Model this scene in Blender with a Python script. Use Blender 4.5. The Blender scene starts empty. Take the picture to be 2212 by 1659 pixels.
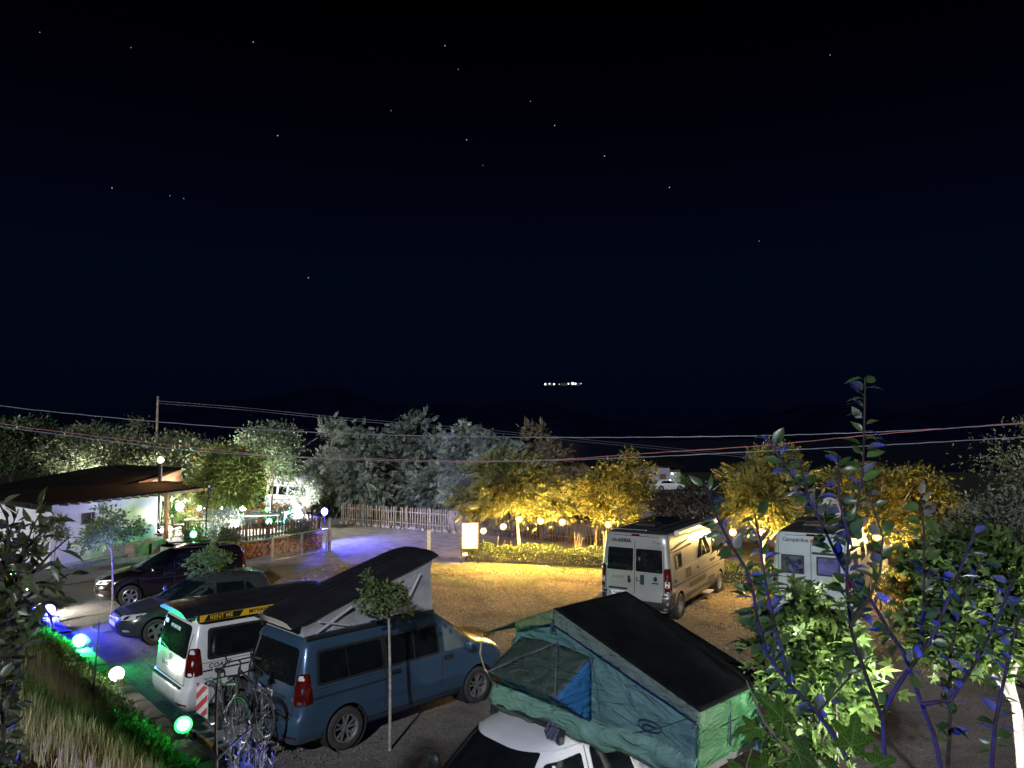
import bpy, bmesh, math, random
import numpy as np
from mathutils import Vector, Matrix
PI = math.pi
SC = bpy.context.scene
COL = SC.collection
rnd = random.Random(7)
nrg = np.random.default_rng(11)

# ------------------------------------------------------------------ camera, sky, fill light, exposure
F_PX, PITCH, EYE = 1620.0, math.radians(3.65), 5.28
cd = bpy.data.cameras.new('camera'); cam = bpy.data.objects.new('camera', cd); COL.objects.link(cam)
cam.location = (0, 0, EYE); cam.rotation_euler = (PI/2 + PITCH, 0, 0)
cd.sensor_width = 36; cd.lens = F_PX/2212*36; cd.clip_end = 9000; cd.clip_start = .05
SC.camera = cam
W = bpy.data.worlds.new('World'); SC.world = W; W.use_nodes = True
nt = W.node_tree; nt.nodes.clear()
wo = nt.nodes.new('ShaderNodeOutputWorld'); wb = nt.nodes.new('ShaderNodeBackground')
wt = nt.nodes.new('ShaderNodeTexCoord'); ws = nt.nodes.new('ShaderNodeSeparateXYZ'); wr = nt.nodes.new('ShaderNodeValToRGB')
nt.links.new(wt.outputs['Generated'], ws.inputs[0]); nt.links.new(ws.outputs['Z'], wr.inputs[0])
nt.links.new(wr.outputs[0], wb.inputs[0]); nt.links.new(wb.outputs[0], wo.inputs[0])
el = wr.color_ramp.elements
el[0].position = 0.0; el[0].color = (.00012, .00026, .0013, 1)
el[1].position = .52; el[1].color = (.000003, .000004, .00003, 1)
for p_, c_ in ((.08, (.00019, .0005, .0020, 1)), (.2, (.00020, .0006, .0022, 1)), (.36, (.00006, .00012, .0008, 1))):
    e = el.new(p_); e.color = c_
wb.inputs[1].default_value = 1.0
sd = bpy.data.lights.new('moonlight', 'SUN'); sd.energy = .66; sd.angle = math.radians(1.5); sd.color = (.86, .90, 1.0)  # added fill from behind the lookout, standing in for floodlights there
sun = bpy.data.objects.new('moonlight', sd); COL.objects.link(sun)
sun.rotation_euler = Vector((.17, .97, -.52)).to_track_quat('-Z', 'Y').to_euler()
SC.view_settings.view_transform = 'Standard'; SC.view_settings.look = 'None'
SC.view_settings.exposure = 1.85; SC.view_settings.gamma = 1; SC.view_settings.use_curve_mapping = False
SC.cycles.max_bounces = 5; SC.cycles.diffuse_bounces = 3; SC.cycles.glossy_bounces = 3; SC.cycles.transmission_bounces = 4
SC.cycles.transparent_max_bounces = 6; SC.cycles.caustics_reflective = False; SC.cycles.caustics_refractive = False
SC.cycles.sample_clamp_indirect = 4; SC.cycles.use_denoising = True

# a point of the place from where the photograph shows it (2212 x 1659 frame) and how far off it stands
def ray(px, py):
    u = (px-1106)/F_PX; up = -(py-829.5)/F_PX
    return Vector((u, math.cos(PITCH)-math.sin(PITCH)*up, math.sin(PITCH)+math.cos(PITCH)*up))
def at(px, py, D):
    d = ray(px, py); return Vector((0, 0, EYE)) + d*(D/d.y)
def gnd(px, py, z=0.0):
    d = ray(px, py); return Vector((0, 0, EYE)) + d*((z-EYE)/d.z)

# ------------------------------------------------------------------ objects
def tag(o, label=None, cat=None, group=None, kind=None):
    if label: o['label'] = label
    if cat: o['category'] = cat
    if group: o['group'] = group
    if kind: o['kind'] = kind
    return o
def empty(name, loc=(0, 0, 0), rz=0, label=None, cat=None, group=None):
    o = bpy.data.objects.new(name, None); COL.objects.link(o); o.location = loc; o.rotation_euler = (0, 0, rz)
    o.empty_display_size = .1
    return tag(o, label, cat, group)
def link_mesh(name, me, parent=None, loc=None, rot=None):
    o = bpy.data.objects.new(name, me); COL.objects.link(o)
    if parent is not None: o.parent = parent
    if loc is not None: o.location = loc
    if rot is not None: o.rotation_euler = rot
    return o
def copy_tree(o, parent=None):
    c = o.copy(); COL.objects.link(c)
    if parent is not None: c.parent = parent
    for ch in list(o.children): copy_tree(ch, c)
    return c

class MB:
    def __init__(s): s.v = []; s.f = []; s.m = []; s.mi = 0
    def add(s, vs, fs):
        b = len(s.v); s.v += [tuple(v) for v in vs]; s.f += [tuple(i+b for i in f) for f in fs]; s.m += [s.mi]*len(fs); return s
    def box(s, c, d, M=None):
        x, y, z = d[0]/2, d[1]/2, d[2]/2
        vs = [Vector((a*x, b*y, e*z)) for a in (-1, 1) for b in (-1, 1) for e in (-1, 1)]
        if M is not None: vs = [M @ v for v in vs]
        c = Vector(c)
        return s.add([v+c for v in vs], [(0, 1, 3, 2), (4, 6, 7, 5), (0, 4, 5, 1), (2, 3, 7, 6), (0, 2, 6, 4), (1, 5, 7, 3)])
    def bar(s, a, b, w, h, up=(0, 0, 1)):
        a, b = Vector(a), Vector(b); d = (b-a); L = d.length; d.normalize(); up = Vector(up)
        if abs(d.dot(up)) > .98: up = Vector((1, 0, 0))
        r = d.cross(up).normalized(); u = r.cross(d)
        M = Matrix((d, r, u)).transposed()
        return s.box((a+b)/2, (L, w, h), M)
    def tube(s, pts, rad, n=6, cap=True):
        pts = [Vector(p) for p in pts]; k = len(pts)
        rad = rad if hasattr(rad, '__len__') else [rad]*k
        rings = []; ref = None
        for i, p in enumerate(pts):
            d = (pts[min(i+1, k-1)]-pts[max(i-1, 0)])
            if d.length < 1e-9: d = Vector((0, 0, 1))
            d.normalize()
            if ref is None or abs(ref.dot(d)) > .95: ref = Vector((0, 0, 1)) if abs(d.z) < .9 else Vector((1, 0, 0))
            r = (ref - d*ref.dot(d)).normalized(); ref = r; q = d.cross(r)
            rings.append([p + (r*math.cos(2*PI*j/n)+q*math.sin(2*PI*j/n))*rad[i] for j in range(n)])
        vs = [v for R in rings for v in R]
        fs = [(i*n+j, i*n+(j+1) % n, (i+1)*n+(j+1) % n, (i+1)*n+j) for i in range(k-1) for j in range(n)]
        if cap: fs += [tuple(range(n))[::-1], tuple((k-1)*n+j for j in range(n))]
        return s.add(vs, fs)
    def lathe(s, prof, n=24, M=None, close=False):       # prof: (r, h) round the local Z axis
        vs = []; k = len(prof)
        for r, h in prof:
            for j in range(n): vs.append(Vector((r*math.cos(2*PI*j/n), r*math.sin(2*PI*j/n), h)))
        if M is not None: vs = [M @ v for v in vs]
        fs = [(i*n+j, i*n+(j+1) % n, (i+1)*n+(j+1) % n, (i+1)*n+j) for i in range(k-1) for j in range(n)]
        if close: fs += [tuple(range(n))[::-1], tuple((k-1)*n+j for j in range(n))]
        return s.add(vs, fs)
    def ball(s, c, r, n=10, m=6, sc=(1, 1, 1)):
        c = Vector(c); prof = [(math.sin(PI*i/m), -math.cos(PI*i/m)) for i in range(m+1)]
        prof[0] = (.02, -1); prof[-1] = (.02, 1)
        M = Matrix.Translation(c) @ Matrix.Diagonal((r*sc[0], r*sc[1], r*sc[2], 1))
        return s.lathe(prof, n, M, True)
    def slab(s, pts, t):                                   # polygon extruded by vector t
        pts = [Vector(p) for p in pts]; t = Vector(t); n = len(pts)
        return s.add(pts+[p+t for p in pts], [tuple(range(n))[::-1], tuple(range(n, 2*n))]+[(i, (i+1) % n, n+(i+1) % n, n+i) for i in range(n)])
    def mesh(s, name, mats, smooth=False, ang=40):
        me = bpy.data.meshes.new(name); me.from_pydata(s.v, [], s.f); 
        for m in (mats if isinstance(mats, (list, tuple)) else [mats]): me.materials.append(m)
        if any(s.m): me.polygons.foreach_set('material_index', s.m)
        fix(me)
        if smooth: me.shade_smooth(); me.set_sharp_from_angle(angle=math.radians(ang))
        me.update(); return me
    def build(s, name, mats, parent=None, loc=None, rot=None, smooth=False, ang=40):
        return link_mesh(name, s.mesh(name, mats, smooth, ang), parent, loc, rot)
def fix(me):
    bm = bmesh.new(); bm.from_mesh(me); bmesh.ops.recalc_face_normals(bm, faces=bm.faces); bm.to_mesh(me); bm.free()
def cloud_mesh(name, tv, tf, pos, mats3, scale, mat):      # many copies of one small template as one mesh
    tv = np.array(tv, float); N = len(pos); k = len(tv)
    V = np.einsum('nij,kj->nki', mats3, tv)*scale[:, None, None] + pos[:, None, :]
    me = bpy.data.meshes.new(name)
    sizes = np.array([len(f) for f in tf]); loops = np.concatenate([np.array(f) for f in tf])
    me.vertices.add(N*k); me.vertices.foreach_set('co', V.astype(np.float32).ravel())
    L = (loops[None, :] + (np.arange(N)*k)[:, None]).ravel()
    me.loops.add(len(L)); me.loops.foreach_set('vertex_index', L.astype(np.int32))
    tot = np.tile(sizes, N); st = np.concatenate([[0], np.cumsum(tot)[:-1]])
    me.polygons.add(len(tot)); me.polygons.foreach_set('loop_start', st.astype(np.int32))
    try: me.polygons.foreach_set('loop_total', tot.astype(np.int32))
    except Exception: pass
    me.update(calc_edges=True); me.validate(); me.materials.append(mat); return me

# ------------------------------------------------------------------ materials
def nodes(name):
    m = bpy.data.materials.new(name); m.use_nodes = True; t = m.node_tree
    return m, t, t.nodes['Principled BSDF']
def mat(name, col, rough=.6, metal=0, var=.15, scale=6, bump=0, bscale=40, coat=0, col2=None, spec=.5, detail=4):
    m, t, b = nodes(name)
    b.inputs['Roughness'].default_value = rough; b.inputs['Metallic'].default_value = metal
    b.inputs['Coat Weight'].default_value = coat; b.inputs['Coat Roughness'].default_value = .06
    b.inputs['Specular IOR Level'].default_value = spec
    tc = t.nodes.new('ShaderNodeTexCoord'); nz = t.nodes.new('ShaderNodeTexNoise'); nz.inputs['Scale'].default_value = scale
    nz.inputs['Detail'].default_value = detail
    t.links.new(tc.outputs['Object'], nz.inputs['Vector'])
    rp = t.nodes.new('ShaderNodeValToRGB'); t.links.new(nz.outputs['Fac'], rp.inputs[0])
    c2 = col2 or tuple(min(1, c*(1+var)) for c in col); c1 = col if col2 else tuple(c*(1-var) for c in col)
    rp.color_ramp.elements[0].position = .35; rp.color_ramp.elements[1].position = .65
    rp.color_ramp.elements[0].color = (*c1, 1); rp.color_ramp.elements[1].color = (*c2, 1)
    t.links.new(rp.outputs[0], b.inputs['Base Color'])
    if bump:
        n2 = t.nodes.new('ShaderNodeTexNoise'); n2.inputs['Scale'].default_value = bscale; n2.inputs['Detail'].default_value = 5
        t.links.new(tc.outputs['Object'], n2.inputs['Vector'])
        bp = t.nodes.new('ShaderNodeBump'); bp.inputs['Strength'].default_value = bump; bp.inputs['Distance'].default_value = .02
        t.links.new(n2.outputs['Fac'], bp.inputs['Height']); t.links.new(bp.outputs[0], b.inputs['Normal'])
    return m
def emit(name, col, s, base=(.8, .8, .8)):
    m, t, b = nodes(name); b.inputs['Base Color'].default_value = (*base, 1)
    b.inputs['Emission Color'].default_value = (*col, 1); b.inputs['Emission Strength'].default_value = s
    return m
def emit_lens(name, rim, s):                               # a lit lens: hot in the middle, its glow painted as a coloured rim
    m, t, b = nodes(name); b.inputs['Base Color'].default_value = (.5, .5, .5, 1)
    tc = t.nodes.new('ShaderNodeTexCoord'); ln = t.nodes.new('ShaderNodeVectorMath'); ln.operation = 'LENGTH'
    mp = t.nodes.new('ShaderNodeMapping'); mp.inputs['Scale'].default_value = (1, 1, 0)
    t.links.new(tc.outputs['Object'], mp.inputs[0]); t.links.new(mp.outputs[0], ln.inputs[0])
    rp = t.nodes.new('ShaderNodeValToRGB'); t.links.new(ln.outputs['Value'], rp.inputs[0])
    e = rp.color_ramp.elements; e[0].position = .05; e[0].color = (1, 1, 1, 1); e[1].position = .15; e[1].color = (*[c*.12 for c in rim], 1); q = e.new(.085); q.color = (*rim, 1)
    t.links.new(rp.outputs[0], b.inputs['Emission Color']); b.inputs['Emission Strength'].default_value = s
    m.cycles.emission_sampling = 'NONE'
    return m
def leaf_mat(name, a, b, transl=.35, rough=.45, yellow=None, cl=1.2, gloss=.03, under=None):
    m = bpy.data.materials.new(name); m.use_nodes = True; t = m.node_tree; t.nodes.clear()
    out = t.nodes.new('ShaderNodeOutputMaterial')
    geo = t.nodes.new('ShaderNodeNewGeometry'); rp = t.nodes.new('ShaderNodeValToRGB')
    t.links.new(geo.outputs['Random Per Island'], rp.inputs[0]); e = rp.color_ramp.elements
    e[0].color = (*a, 1); e[1].color = (*b, 1)
    if yellow: q = e.new(.93); q.color = (*b, 1); e[-1].color = (*yellow, 1)
    tc = t.nodes.new('ShaderNodeTexCoord'); nz = t.nodes.new('ShaderNodeTexNoise'); nz.inputs['Scale'].default_value = cl
    t.links.new(tc.outputs['Object'], nz.inputs['Vector'])
    mr = t.nodes.new('ShaderNodeMapRange'); mr.inputs[1].default_value = .35; mr.inputs[2].default_value = .65; mr.inputs[3].default_value = .6; mr.inputs[4].default_value = 1.35
    t.links.new(nz.outputs['Fac'], mr.inputs[0])
    mx = t.nodes.new('ShaderNodeVectorMath'); mx.operation = 'SCALE'
    t.links.new(rp.outputs[0], mx.inputs[0]); t.links.new(mr.outputs[0], mx.inputs['Scale'])
    if under:
        um = t.nodes.new('ShaderNodeMix'); um.data_type = 'RGBA'; t.links.new(geo.outputs['Backfacing'], um.inputs[0]); t.links.new(rp.outputs[0], um.inputs[6]); um.inputs[7].default_value = (*under, 1); t.links.new(um.outputs[2], mx.inputs[0])
    d = t.nodes.new('ShaderNodeBsdfDiffuse'); tr = t.nodes.new('ShaderNodeBsdfTranslucent'); g = t.nodes.new('ShaderNodeBsdfGlossy')
    g.inputs['Roughness'].default_value = rough
    for n in (d, tr): t.links.new(mx.outputs[0], n.inputs['Color'])
    m1 = t.nodes.new('ShaderNodeMixShader'); m1.inputs[0].default_value = transl; m2 = t.nodes.new('ShaderNodeMixShader'); m2.inputs[0].default_value = gloss
    t.links.new(d.outputs[0], m1.inputs[1]); t.links.new(tr.outputs[0], m1.inputs[2])
    t.links.new(m1.outputs[0], m2.inputs[1]); t.links.new(g.outputs[0], m2.inputs[2]); t.links.new(m2.outputs[0], out.inputs[0])
    return m
M_BLACK = mat('black_plastic', (.018, .018, .019), .5, var=.2, bump=.1, bscale=200)
M_RUBBER = mat('tyre_rubber', (.035, .033, .032), .8, var=.35, scale=14, bump=.25, bscale=90)
M_RIM = mat('alloy_rim', (.42, .42, .43), .32, .8, var=.25, scale=9)
M_GLASS = mat('dark_glass', (.006, .008, .010), .04, var=.2, spec=.6)
M_CHROME = mat('chrome', (.7, .7, .7), .12, 1)
M_STEEL = mat('galvanised_steel', (.38, .39, .40), .42, .7, var=.25, scale=20)
M_GAP = mat('panel_gap', (.012, .012, .012), .8)
M_RED = mat('red_lens', (.07, .003, .003), .12, coat=.8, var=.15, scale=3)
M_CLEAR = mat('clear_lens', (.55, .55, .56), .08, coat=1)
M_PLATE = mat('white_plate', (.72, .72, .70), .4, var=.05)
M_EU = mat('blue_plate_strip', (.02, .05, .35), .4)
M_INK = mat('black_lettering', (.012, .012, .013), .5)
M_GREYINK = mat('grey_lettering', (.10, .105, .11), .4)
M_WHITEINK = mat('white_lettering', (.7, .7, .7), .5)
M_WOOD = mat('brown_wood', (.10, .048, .024), .7, var=.35, scale=5, bump=.3)
M_ORANGEWOOD = mat('honey_wood', (.34, .17, .07), .6, var=.3, scale=5, bump=.2)
M_GREYWOOD = mat('weathered_wood', (.20, .165, .13), .8, var=.4, scale=4, bump=.35)
M_PLASTER = mat('white_plaster', (.80, .78, .77), .85, var=.10, scale=1.2, bump=.25, bscale=30)
M_CONC = mat('concrete', (.25, .24, .22), .9, var=.3, scale=3, bump=.5, bscale=25)
M_BARK = mat('grey_bark', (.16, .13, .10), .85, var=.4, scale=9, bump=.6, bscale=30)
M_PALEBARK = mat('pale_bark', (.38, .35, .30), .8, var=.35, scale=7, bump=.4)
M_DARKBARK = mat('dark_bark', (.034, .025, .022), .7, var=.4, scale=20, bump=.4)
M_CABLE = mat('grey_cable', (.22, .22, .26), .5)
M_PINK = mat('red_cable', (.38, .12, .12), .5)
# ------------------------------------------------------------------ the lie of the land
WN = Vector((-.75, -.662, 0)).normalized(); WD = Vector((-.662, .75, 0)).normalized(); W0 = Vector((-5.13, 12.01, 0))
def bank_t(x, y): return (x-W0.x)*WN.x + (y-W0.y)*WN.y
def wall_pt(s, t=0.0, z=0.0): p = W0 + WD*s + WN*t; return Vector((p.x, p.y, z))
def height(x, y):
    t = bank_t(x, y)
    if t > .2: return .5 + min(max(t-.3, 0)*.78, 2.25) + .05*math.sin(3*x+y)*min(1, t)
    z = .03*math.sin(.9*x+.4*y)*math.cos(.7*y)
    if y > 56: z -= min(y-56, 60)*.055 + max(0, min(y-116, 90))*.06
    return z
def axis(far0, near, far1): return np.array(sorted(set(far0+list(near)+far1)))
gx = axis([-900, -500, -250, -130, -80, -55, -42, -34, -29], np.arange(-26, 12, .34), [13, 15, 18, 22, 28, 36, 48, 70, 110, 200, 450, 900])
gy = axis([-120, -60, -30, -16, -9], np.arange(-5, 27, .34), [28, 30, 32, 34, 36, 38, 40, 43, 46, 50, 54, 58, 64, 72, 80, 90, 100, 116, 140, 170, 206, 260])
V = [(x, y, height(x, y)) for y in gy for x in gx]; n = len(gx)
F = [(j*n+i, j*n+i+1, (j+1)*n+i+1, (j+1)*n+i) for j in range(len(gy)-1) for i in range(n-1)]
gm = bpy.data.meshes.new('ground'); gm.from_pydata(V, [], F); gm.shade_smooth()
m, t, b = nodes('ground_soil')
tc = t.nodes.new('ShaderNodeTexCoord')
def tnoise(s, d=5, dist=0.0, rough=.6):
    q = t.nodes.new('ShaderNodeTexNoise'); q.inputs['Scale'].default_value = s; q.inputs['Detail'].default_value = d
    q.inputs['Distortion'].default_value = dist; q.inputs['Roughness'].default_value = rough
    t.links.new(tc.outputs['Object'], q.inputs['Vector']); return q.outputs['Fac']
def tramp(f, stops):
    q = t.nodes.new('ShaderNodeValToRGB'); t.links.new(f, q.inputs[0]); e = q.color_ramp.elements
    e[0].position, e[0].color = stops[0][0], (*stops[0][1], 1); e[1].position, e[1].color = stops[-1][0], (*stops[-1][1], 1)
    for p_, c_ in stops[1:-1]: z = e.new(p_); z.color = (*c_, 1)
    return q.outputs[0]
def tmix(f, a, c):
    q = t.nodes.new('ShaderNodeMix'); q.data_type = 'RGBA'; t.links.new(f, q.inputs[0]); t.links.new(a, q.inputs[6]); t.links.new(c, q.inputs[7]); return q.outputs[2]
def tmath(op, a, c=None, clamp=False):
    q = t.nodes.new('ShaderNodeMath'); q.operation = op; q.use_clamp = clamp
    for i, v in enumerate((a, c)):
        if v is None: continue
        if isinstance(v, (int, float)): q.inputs[i].default_value = v
        else: t.links.new(v, q.inputs[i])
    return q.outputs[0]
sp = t.nodes.new('ShaderNodeSeparateXYZ'); t.links.new(tc.outputs['Object'], sp.inputs[0])
straw = tramp(tnoise(7, 8), [(.3, (.13, .092, .055)), (.5, (.25, .18, .105)), (.72, (.38, .29, .18))])
green = tramp(tnoise(9, 6), [(.3, (.07, .09, .025)), (.7, (.17, .18, .06))])
gravel = tramp(tnoise(28, 8, 0, .75), [(.3, (.06, .054, .05)), (.5, (.15, .135, .125)), (.72, (.30, .275, .25))])
track = tramp(tnoise(1.6, 9, .6), [(.3, (.16, .14, .12)), (.5, (.26, .235, .205)), (.7, (.34, .31, .275))])
pn = tmath('ADD', tmath('MULTIPLY', tnoise(.35, 4), 1.0), tmath('MULTIPLY', tmath('SUBTRACT', sp.outputs['Y'], 25.), .045))
gmask = tramp(pn, [(.56, (0, 0, 0)), (.75, (1, 1, 1))])
lawn = tmix(gmask, straw, green)
yn = tmath('ADD', sp.outputs['Y'], tmath('MULTIPLY', tmath('SUBTRACT', tnoise(.5, 4), .5), 5.0))
near = tmath('DIVIDE', tmath('SUBTRACT', yn, 16.0), 3.0, True)
xk = tmath('DIVIDE', tmath('SUBTRACT', tmath('ADD', sp.outputs['X'], 11.0), 0.0), 4.0, True)
c1 = tmix(tmath('MULTIPLY', near, xk), gravel, lawn)
blot = tramp(tnoise(.45, 5, .8), [(.32, (.5, .48, .46)), (.52, (1, 1, 1)), (.7, (1.25, 1.2, 1.12))])
rut = tnoise(1.0, 3, 0); 
bq_ = t.nodes.new('ShaderNodeMix'); bq_.data_type = 'RGBA'; bq_.blend_type = 'MULTIPLY'; bq_.inputs[0].default_value = .85; t.links.new(c1, bq_.inputs[6]); t.links.new(blot, bq_.inputs[7]); c1 = bq_.outputs[2]
far = tmath('DIVIDE', tmath('SUBTRACT', yn, 29.8), 1.0, True)
c2 = tmix(far, c1, track)
wx = tmath('MULTIPLY', tmath('SUBTRACT', sp.outputs['X'], W0.x), WN.x); wy = tmath('MULTIPLY', tmath('SUBTRACT', sp.outputs['Y'], W0.y), WN.y)
bm_ = tmath('MULTIPLY', tmath('SUBTRACT', tmath('ADD', wx, wy), .1), 6.0, True)
earth = tramp(tnoise(5, 7), [(.3, (.03, .025, .015)), (.7, (.10, .085, .05))])
dark = tmath('DIVIDE', tmath('SUBTRACT', sp.outputs['Y'], 52.0), 8.0, True)
scrub = tramp(tnoise(.2, 6), [(.3, (.008, .01, .006)), (.7, (.02, .022, .012))])
t.links.new(tmix(dark, tmix(bm_, c2, earth), scrub), b.inputs['Base Color'])
b.inputs['Roughness'].default_value = .95; b.inputs['Specular IOR Level'].default_value = .15
bp = t.nodes.new('ShaderNodeBump'); bp.inputs['Strength'].default_value = .9; bp.inputs['Distance'].default_value = .06
t.links.new(tmath('ADD', tnoise(4, 8, .3, .7), tmath('MULTIPLY', tnoise(30, 4), .35)), bp.inputs['Height']); t.links.new(bp.outputs[0], b.inputs['Normal'])
gm.materials.append(m); ground = link_mesh('ground', gm); tag(ground, kind='structure')

sea = MB().add([(-6000, 240, -11.4), (6000, 240, -11.4), (6000, 7000, -11.4), (-6000, 7000, -11.4)], [(0, 1, 2, 3)]).build('sea', mat('dark_sea', (.0008, .0016, .006), .35, var=.3, scale=.02, bump=.6, bscale=.3)); tag(sea, kind='structure')
hv = []; hn = 60
for i in range(hn+1):
    x = -3200+6400*i/hn
    top = 95+45*math.sin(i*.31)+30*math.sin(i*.83+1)+12*math.sin(i*2.1)
    for k in range(7): hv.append((x, 1450+k*170+40*math.sin(i*.7+k), -14+top*(k/6)**.8+(0 if k in (0, 6) else 6*math.sin(i*1.7+k*2))))
hf = [(i*7+k, (i+1)*7+k, (i+1)*7+k+1, i*7+k+1) for i in range(hn) for k in range(6)]
hm = bpy.data.meshes.new('hills'); hm.from_pydata(hv, [], hf); hm.shade_smooth(); hm.materials.append(mat('far_night_hill', (.0009, .0021, .0095), 1, var=.3, scale=.01, spec=0))
tag(link_mesh('hills', hm), kind='structure')
# lit village on the far shore
vil = empty('village_lights', (225, 1660, 60), label='cluster of small white lights glowing across the dark water', cat='village')
M_VL = emit('village_lamp', (1, .93, .85), .6); M_VG = emit('village_lamp_green', (.75, 1, .6), .2); M_VW = mat('village_wall', (.03, .03, .03), .8)
for k, (px, py, r, mm) in enumerate(((1178, 830, 2.2, M_VL), (1187, 829, 1.5, M_VL), (1197, 830, 1.9, M_VL), (1208, 830, 1.2, M_VG), (1228, 829, 1.7, M_VL), (1237, 828.5, 2.9, M_VL), (1243, 829, 2.2, M_VL), (1255, 828.5, 1.3, M_VG))):
    p = at(px, py, 1640)
    lampv = MB().ball((0, 0, 0), r, 8, 6).build('lamp', mm, vil, p-vil.location)
for k, (px, py) in enumerate(((1190, 830.5), (1218, 830.5), (1246, 830))):
    p = at(px, py, 1652); MB().box((0, 0, 0), (15, 8, 6)).build('house', M_VW, vil, p-vil.location)
# stars
M_STAR = emit('starlight', (.9, .93, 1), .085); M_STARF = emit('faint_starlight', (.8, .85, 1), .022)
sm = MB().ball((0, 0, 0), 3.1, 8, 6).mesh('star', M_STAR); sf = MB().ball((0, 0, 0), 2.6, 8, 6).mesh('star', M_STARF)
for i, (px, py, f) in enumerate(((1198, 271, 0), (1008, 302, 0), (1306, 337, 0), (666, 600, 0), (600, 293, 0), (845, 239, 1), (1446, 405, 0), (242, 406, 0), (397, 429, 1), (547, 91, 0), (961, 99, 0), (283, 103, 1), (86, 70, 1), (990, 150, 1), (1793, 119, 1), (367, 423, 1), (1640, 521, 1), (1146, 219, 1), (1043, 357, 1))):
    d = ray(px, py).normalized(); o = link_mesh('star', sf if f else sm, None, Vector((0, 0, EYE))+d*5000)
    tag(o, 'faint white star in the black night sky' if f else 'bright small white star in the black night sky', 'star', 'faint stars overhead' if f else 'bright stars overhead')

# ------------------------------------------------------------------ low wall along the foot of the bank
wl = empty('retaining_wall', wall_pt(0), math.atan2(WD.y, WD.x), 'low rough concrete wall along the foot of the grassy bank', 'wall')
M_WALL = mat('rough_wall', (.26, .23, .19), .9, var=.45, scale=2.2, bump=.8, bscale=14)
s = -13.0; k = 0
while s < 21:
    L = rnd.uniform(.75, 1.25)
    mb = MB(); h = .5+rnd.uniform(-.015, .02); w = .42+rnd.uniform(-.03, .03); q = .02
    mb.box((L/2, .1, h/2), (L-.015, w, h))
    o = mb.build('block', M_WALL, wl, (s, 0, 0)); bv = o.modifiers.new('b', 'BEVEL'); bv.width = .03; bv.segments = 2
    s += L

# ------------------------------------------------------------------ fences
def picket_fence(name, pts, gap, w, h, m, label, pointed=False, post_every=9, rail_z=(.25, .78), lift=0.06, thick=.02, jit=.02, postm=None):
    r = empty(name, pts[0], 0, label, 'fence'); base = Vector(pts[0])
    mb = MB()
    if pointed: mb.slab([(-w/2, 0, 0), (w/2, 0, 0), (w/2, 0, h-.09), (0, 0, h), (-w/2, 0, h-.09)], (0, thick, 0))
    else: mb.box((0, thick/2, h/2), (w, thick, h))
    pm = mb.mesh('picket', m); qm = MB().box((0, 0, (h+.06)/2), (.09, .09, h+.06)).mesh('post', postm or m)
    k = 0
    for a, c in zip(pts[:-1], pts[1:]):
        a, c = Vector(a)-base, Vector(c)-base; d = c-a; L = Vector((d.x, d.y, 0)).length; rz = math.atan2(d.y, d.x)
        nrm = Vector((-d.y, d.x, 0)).normalized()
        for z in rail_z: MB().bar(a+Vector((0, 0, z*h+lift))-nrm*(-.045), c+Vector((0, 0, z*h+lift))+nrm*.045, .03, .06).build('rail', m, r)
        for i in range(int(L/gap)):
            p = a+d*((i+.5)*gap/L)
            o = link_mesh('picket', pm, r, p+Vector((0, 0, lift+rnd.uniform(-jit, jit)))-nrm*.006, (rnd.gauss(0, .012), rnd.gauss(0, .018), rz+rnd.gauss(0, .03)))
            if k % post_every == 0: link_mesh('post', qm, r, p+nrm*.115+d*(.3*gap/L), (0, 0, rz))
            k += 1
    return r
fence_pts = [gnd(735, 1130), gnd(862, 1141), gnd(995, 1152), gnd(1150, 1167), gnd(1300, 1180), gnd(1420, 1190)]
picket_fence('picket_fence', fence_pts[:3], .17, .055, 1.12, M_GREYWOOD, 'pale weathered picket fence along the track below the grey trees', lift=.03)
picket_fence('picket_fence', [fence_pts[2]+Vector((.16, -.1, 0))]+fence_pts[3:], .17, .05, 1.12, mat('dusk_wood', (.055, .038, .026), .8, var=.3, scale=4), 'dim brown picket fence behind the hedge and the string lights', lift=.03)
gp_ = gnd(992, 1152)
tag(MB().box((0, 0, .65), (.2, .2, 1.3)).build('gate_post', M_GREYWOOD, None, gp_), 'thick square wooden post where the two picket fences meet', 'post')
picket_fence('picket_fence', [Vector((-7.2, 50.6, 0)), Vector((-3.4, 49.6, 0)), Vector((.6, 48.2, 0))], .2, .06, 1.5, mat('dark_pale', (.10, .085, .07), .8, var=.3, scale=4), 'taller dark picket fence seen behind the grey tree trunks', lift=0)

# field gate of steel tube by the stone terrace
ga, gb = gnd(588, 1215), gnd(705, 1192); gd = gb-ga
gate = empty('field_gate', ga, math.atan2(gd.y, gd.x), 'open steel gate panel with wire mesh beside the stone terrace', 'gate'); gl = Vector((gd.x, gd.y, 0)).length
for x, w in ((0, .08), (gl*.52, .08), (gl, .07)): MB().box((x, 0, .52), (w, .06, .98)).build('upright', M_STEEL, gate)
for z, h in ((.08, .07), (1.0, .05)): MB().box((gl/2, 0, z), (gl-.1, .05, h)).build('rail', M_STEEL, gate)
mb = MB()
for i in range(9): mb.bar((.05, 0, .17+i*.09), (gl-.05, 0, .17+i*.09), .006, .006)
for i in range(int(gl/.3)): mb.bar((.2+i*.3, .004, .1), (.2+i*.3, .004, .98), .005, .005)
mb.build('wire_mesh', M_STEEL, gate)
gp2 = gnd(712, 1190); tag(MB().box((0, 0, .72), (.13, .13, 1.44)).build('gate_post', M_GREYWOOD, None, gp2), 'dark wooden post at the far end of the steel gate', 'post')
tag(MB().box((0, 0, .7), (.12, .12, 1.4)).build('bollard', M_STEEL, None, gnd(926, 1221), (0, 0, .3)), 'lone grey square post standing at the edge of the lawn', 'post')

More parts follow.
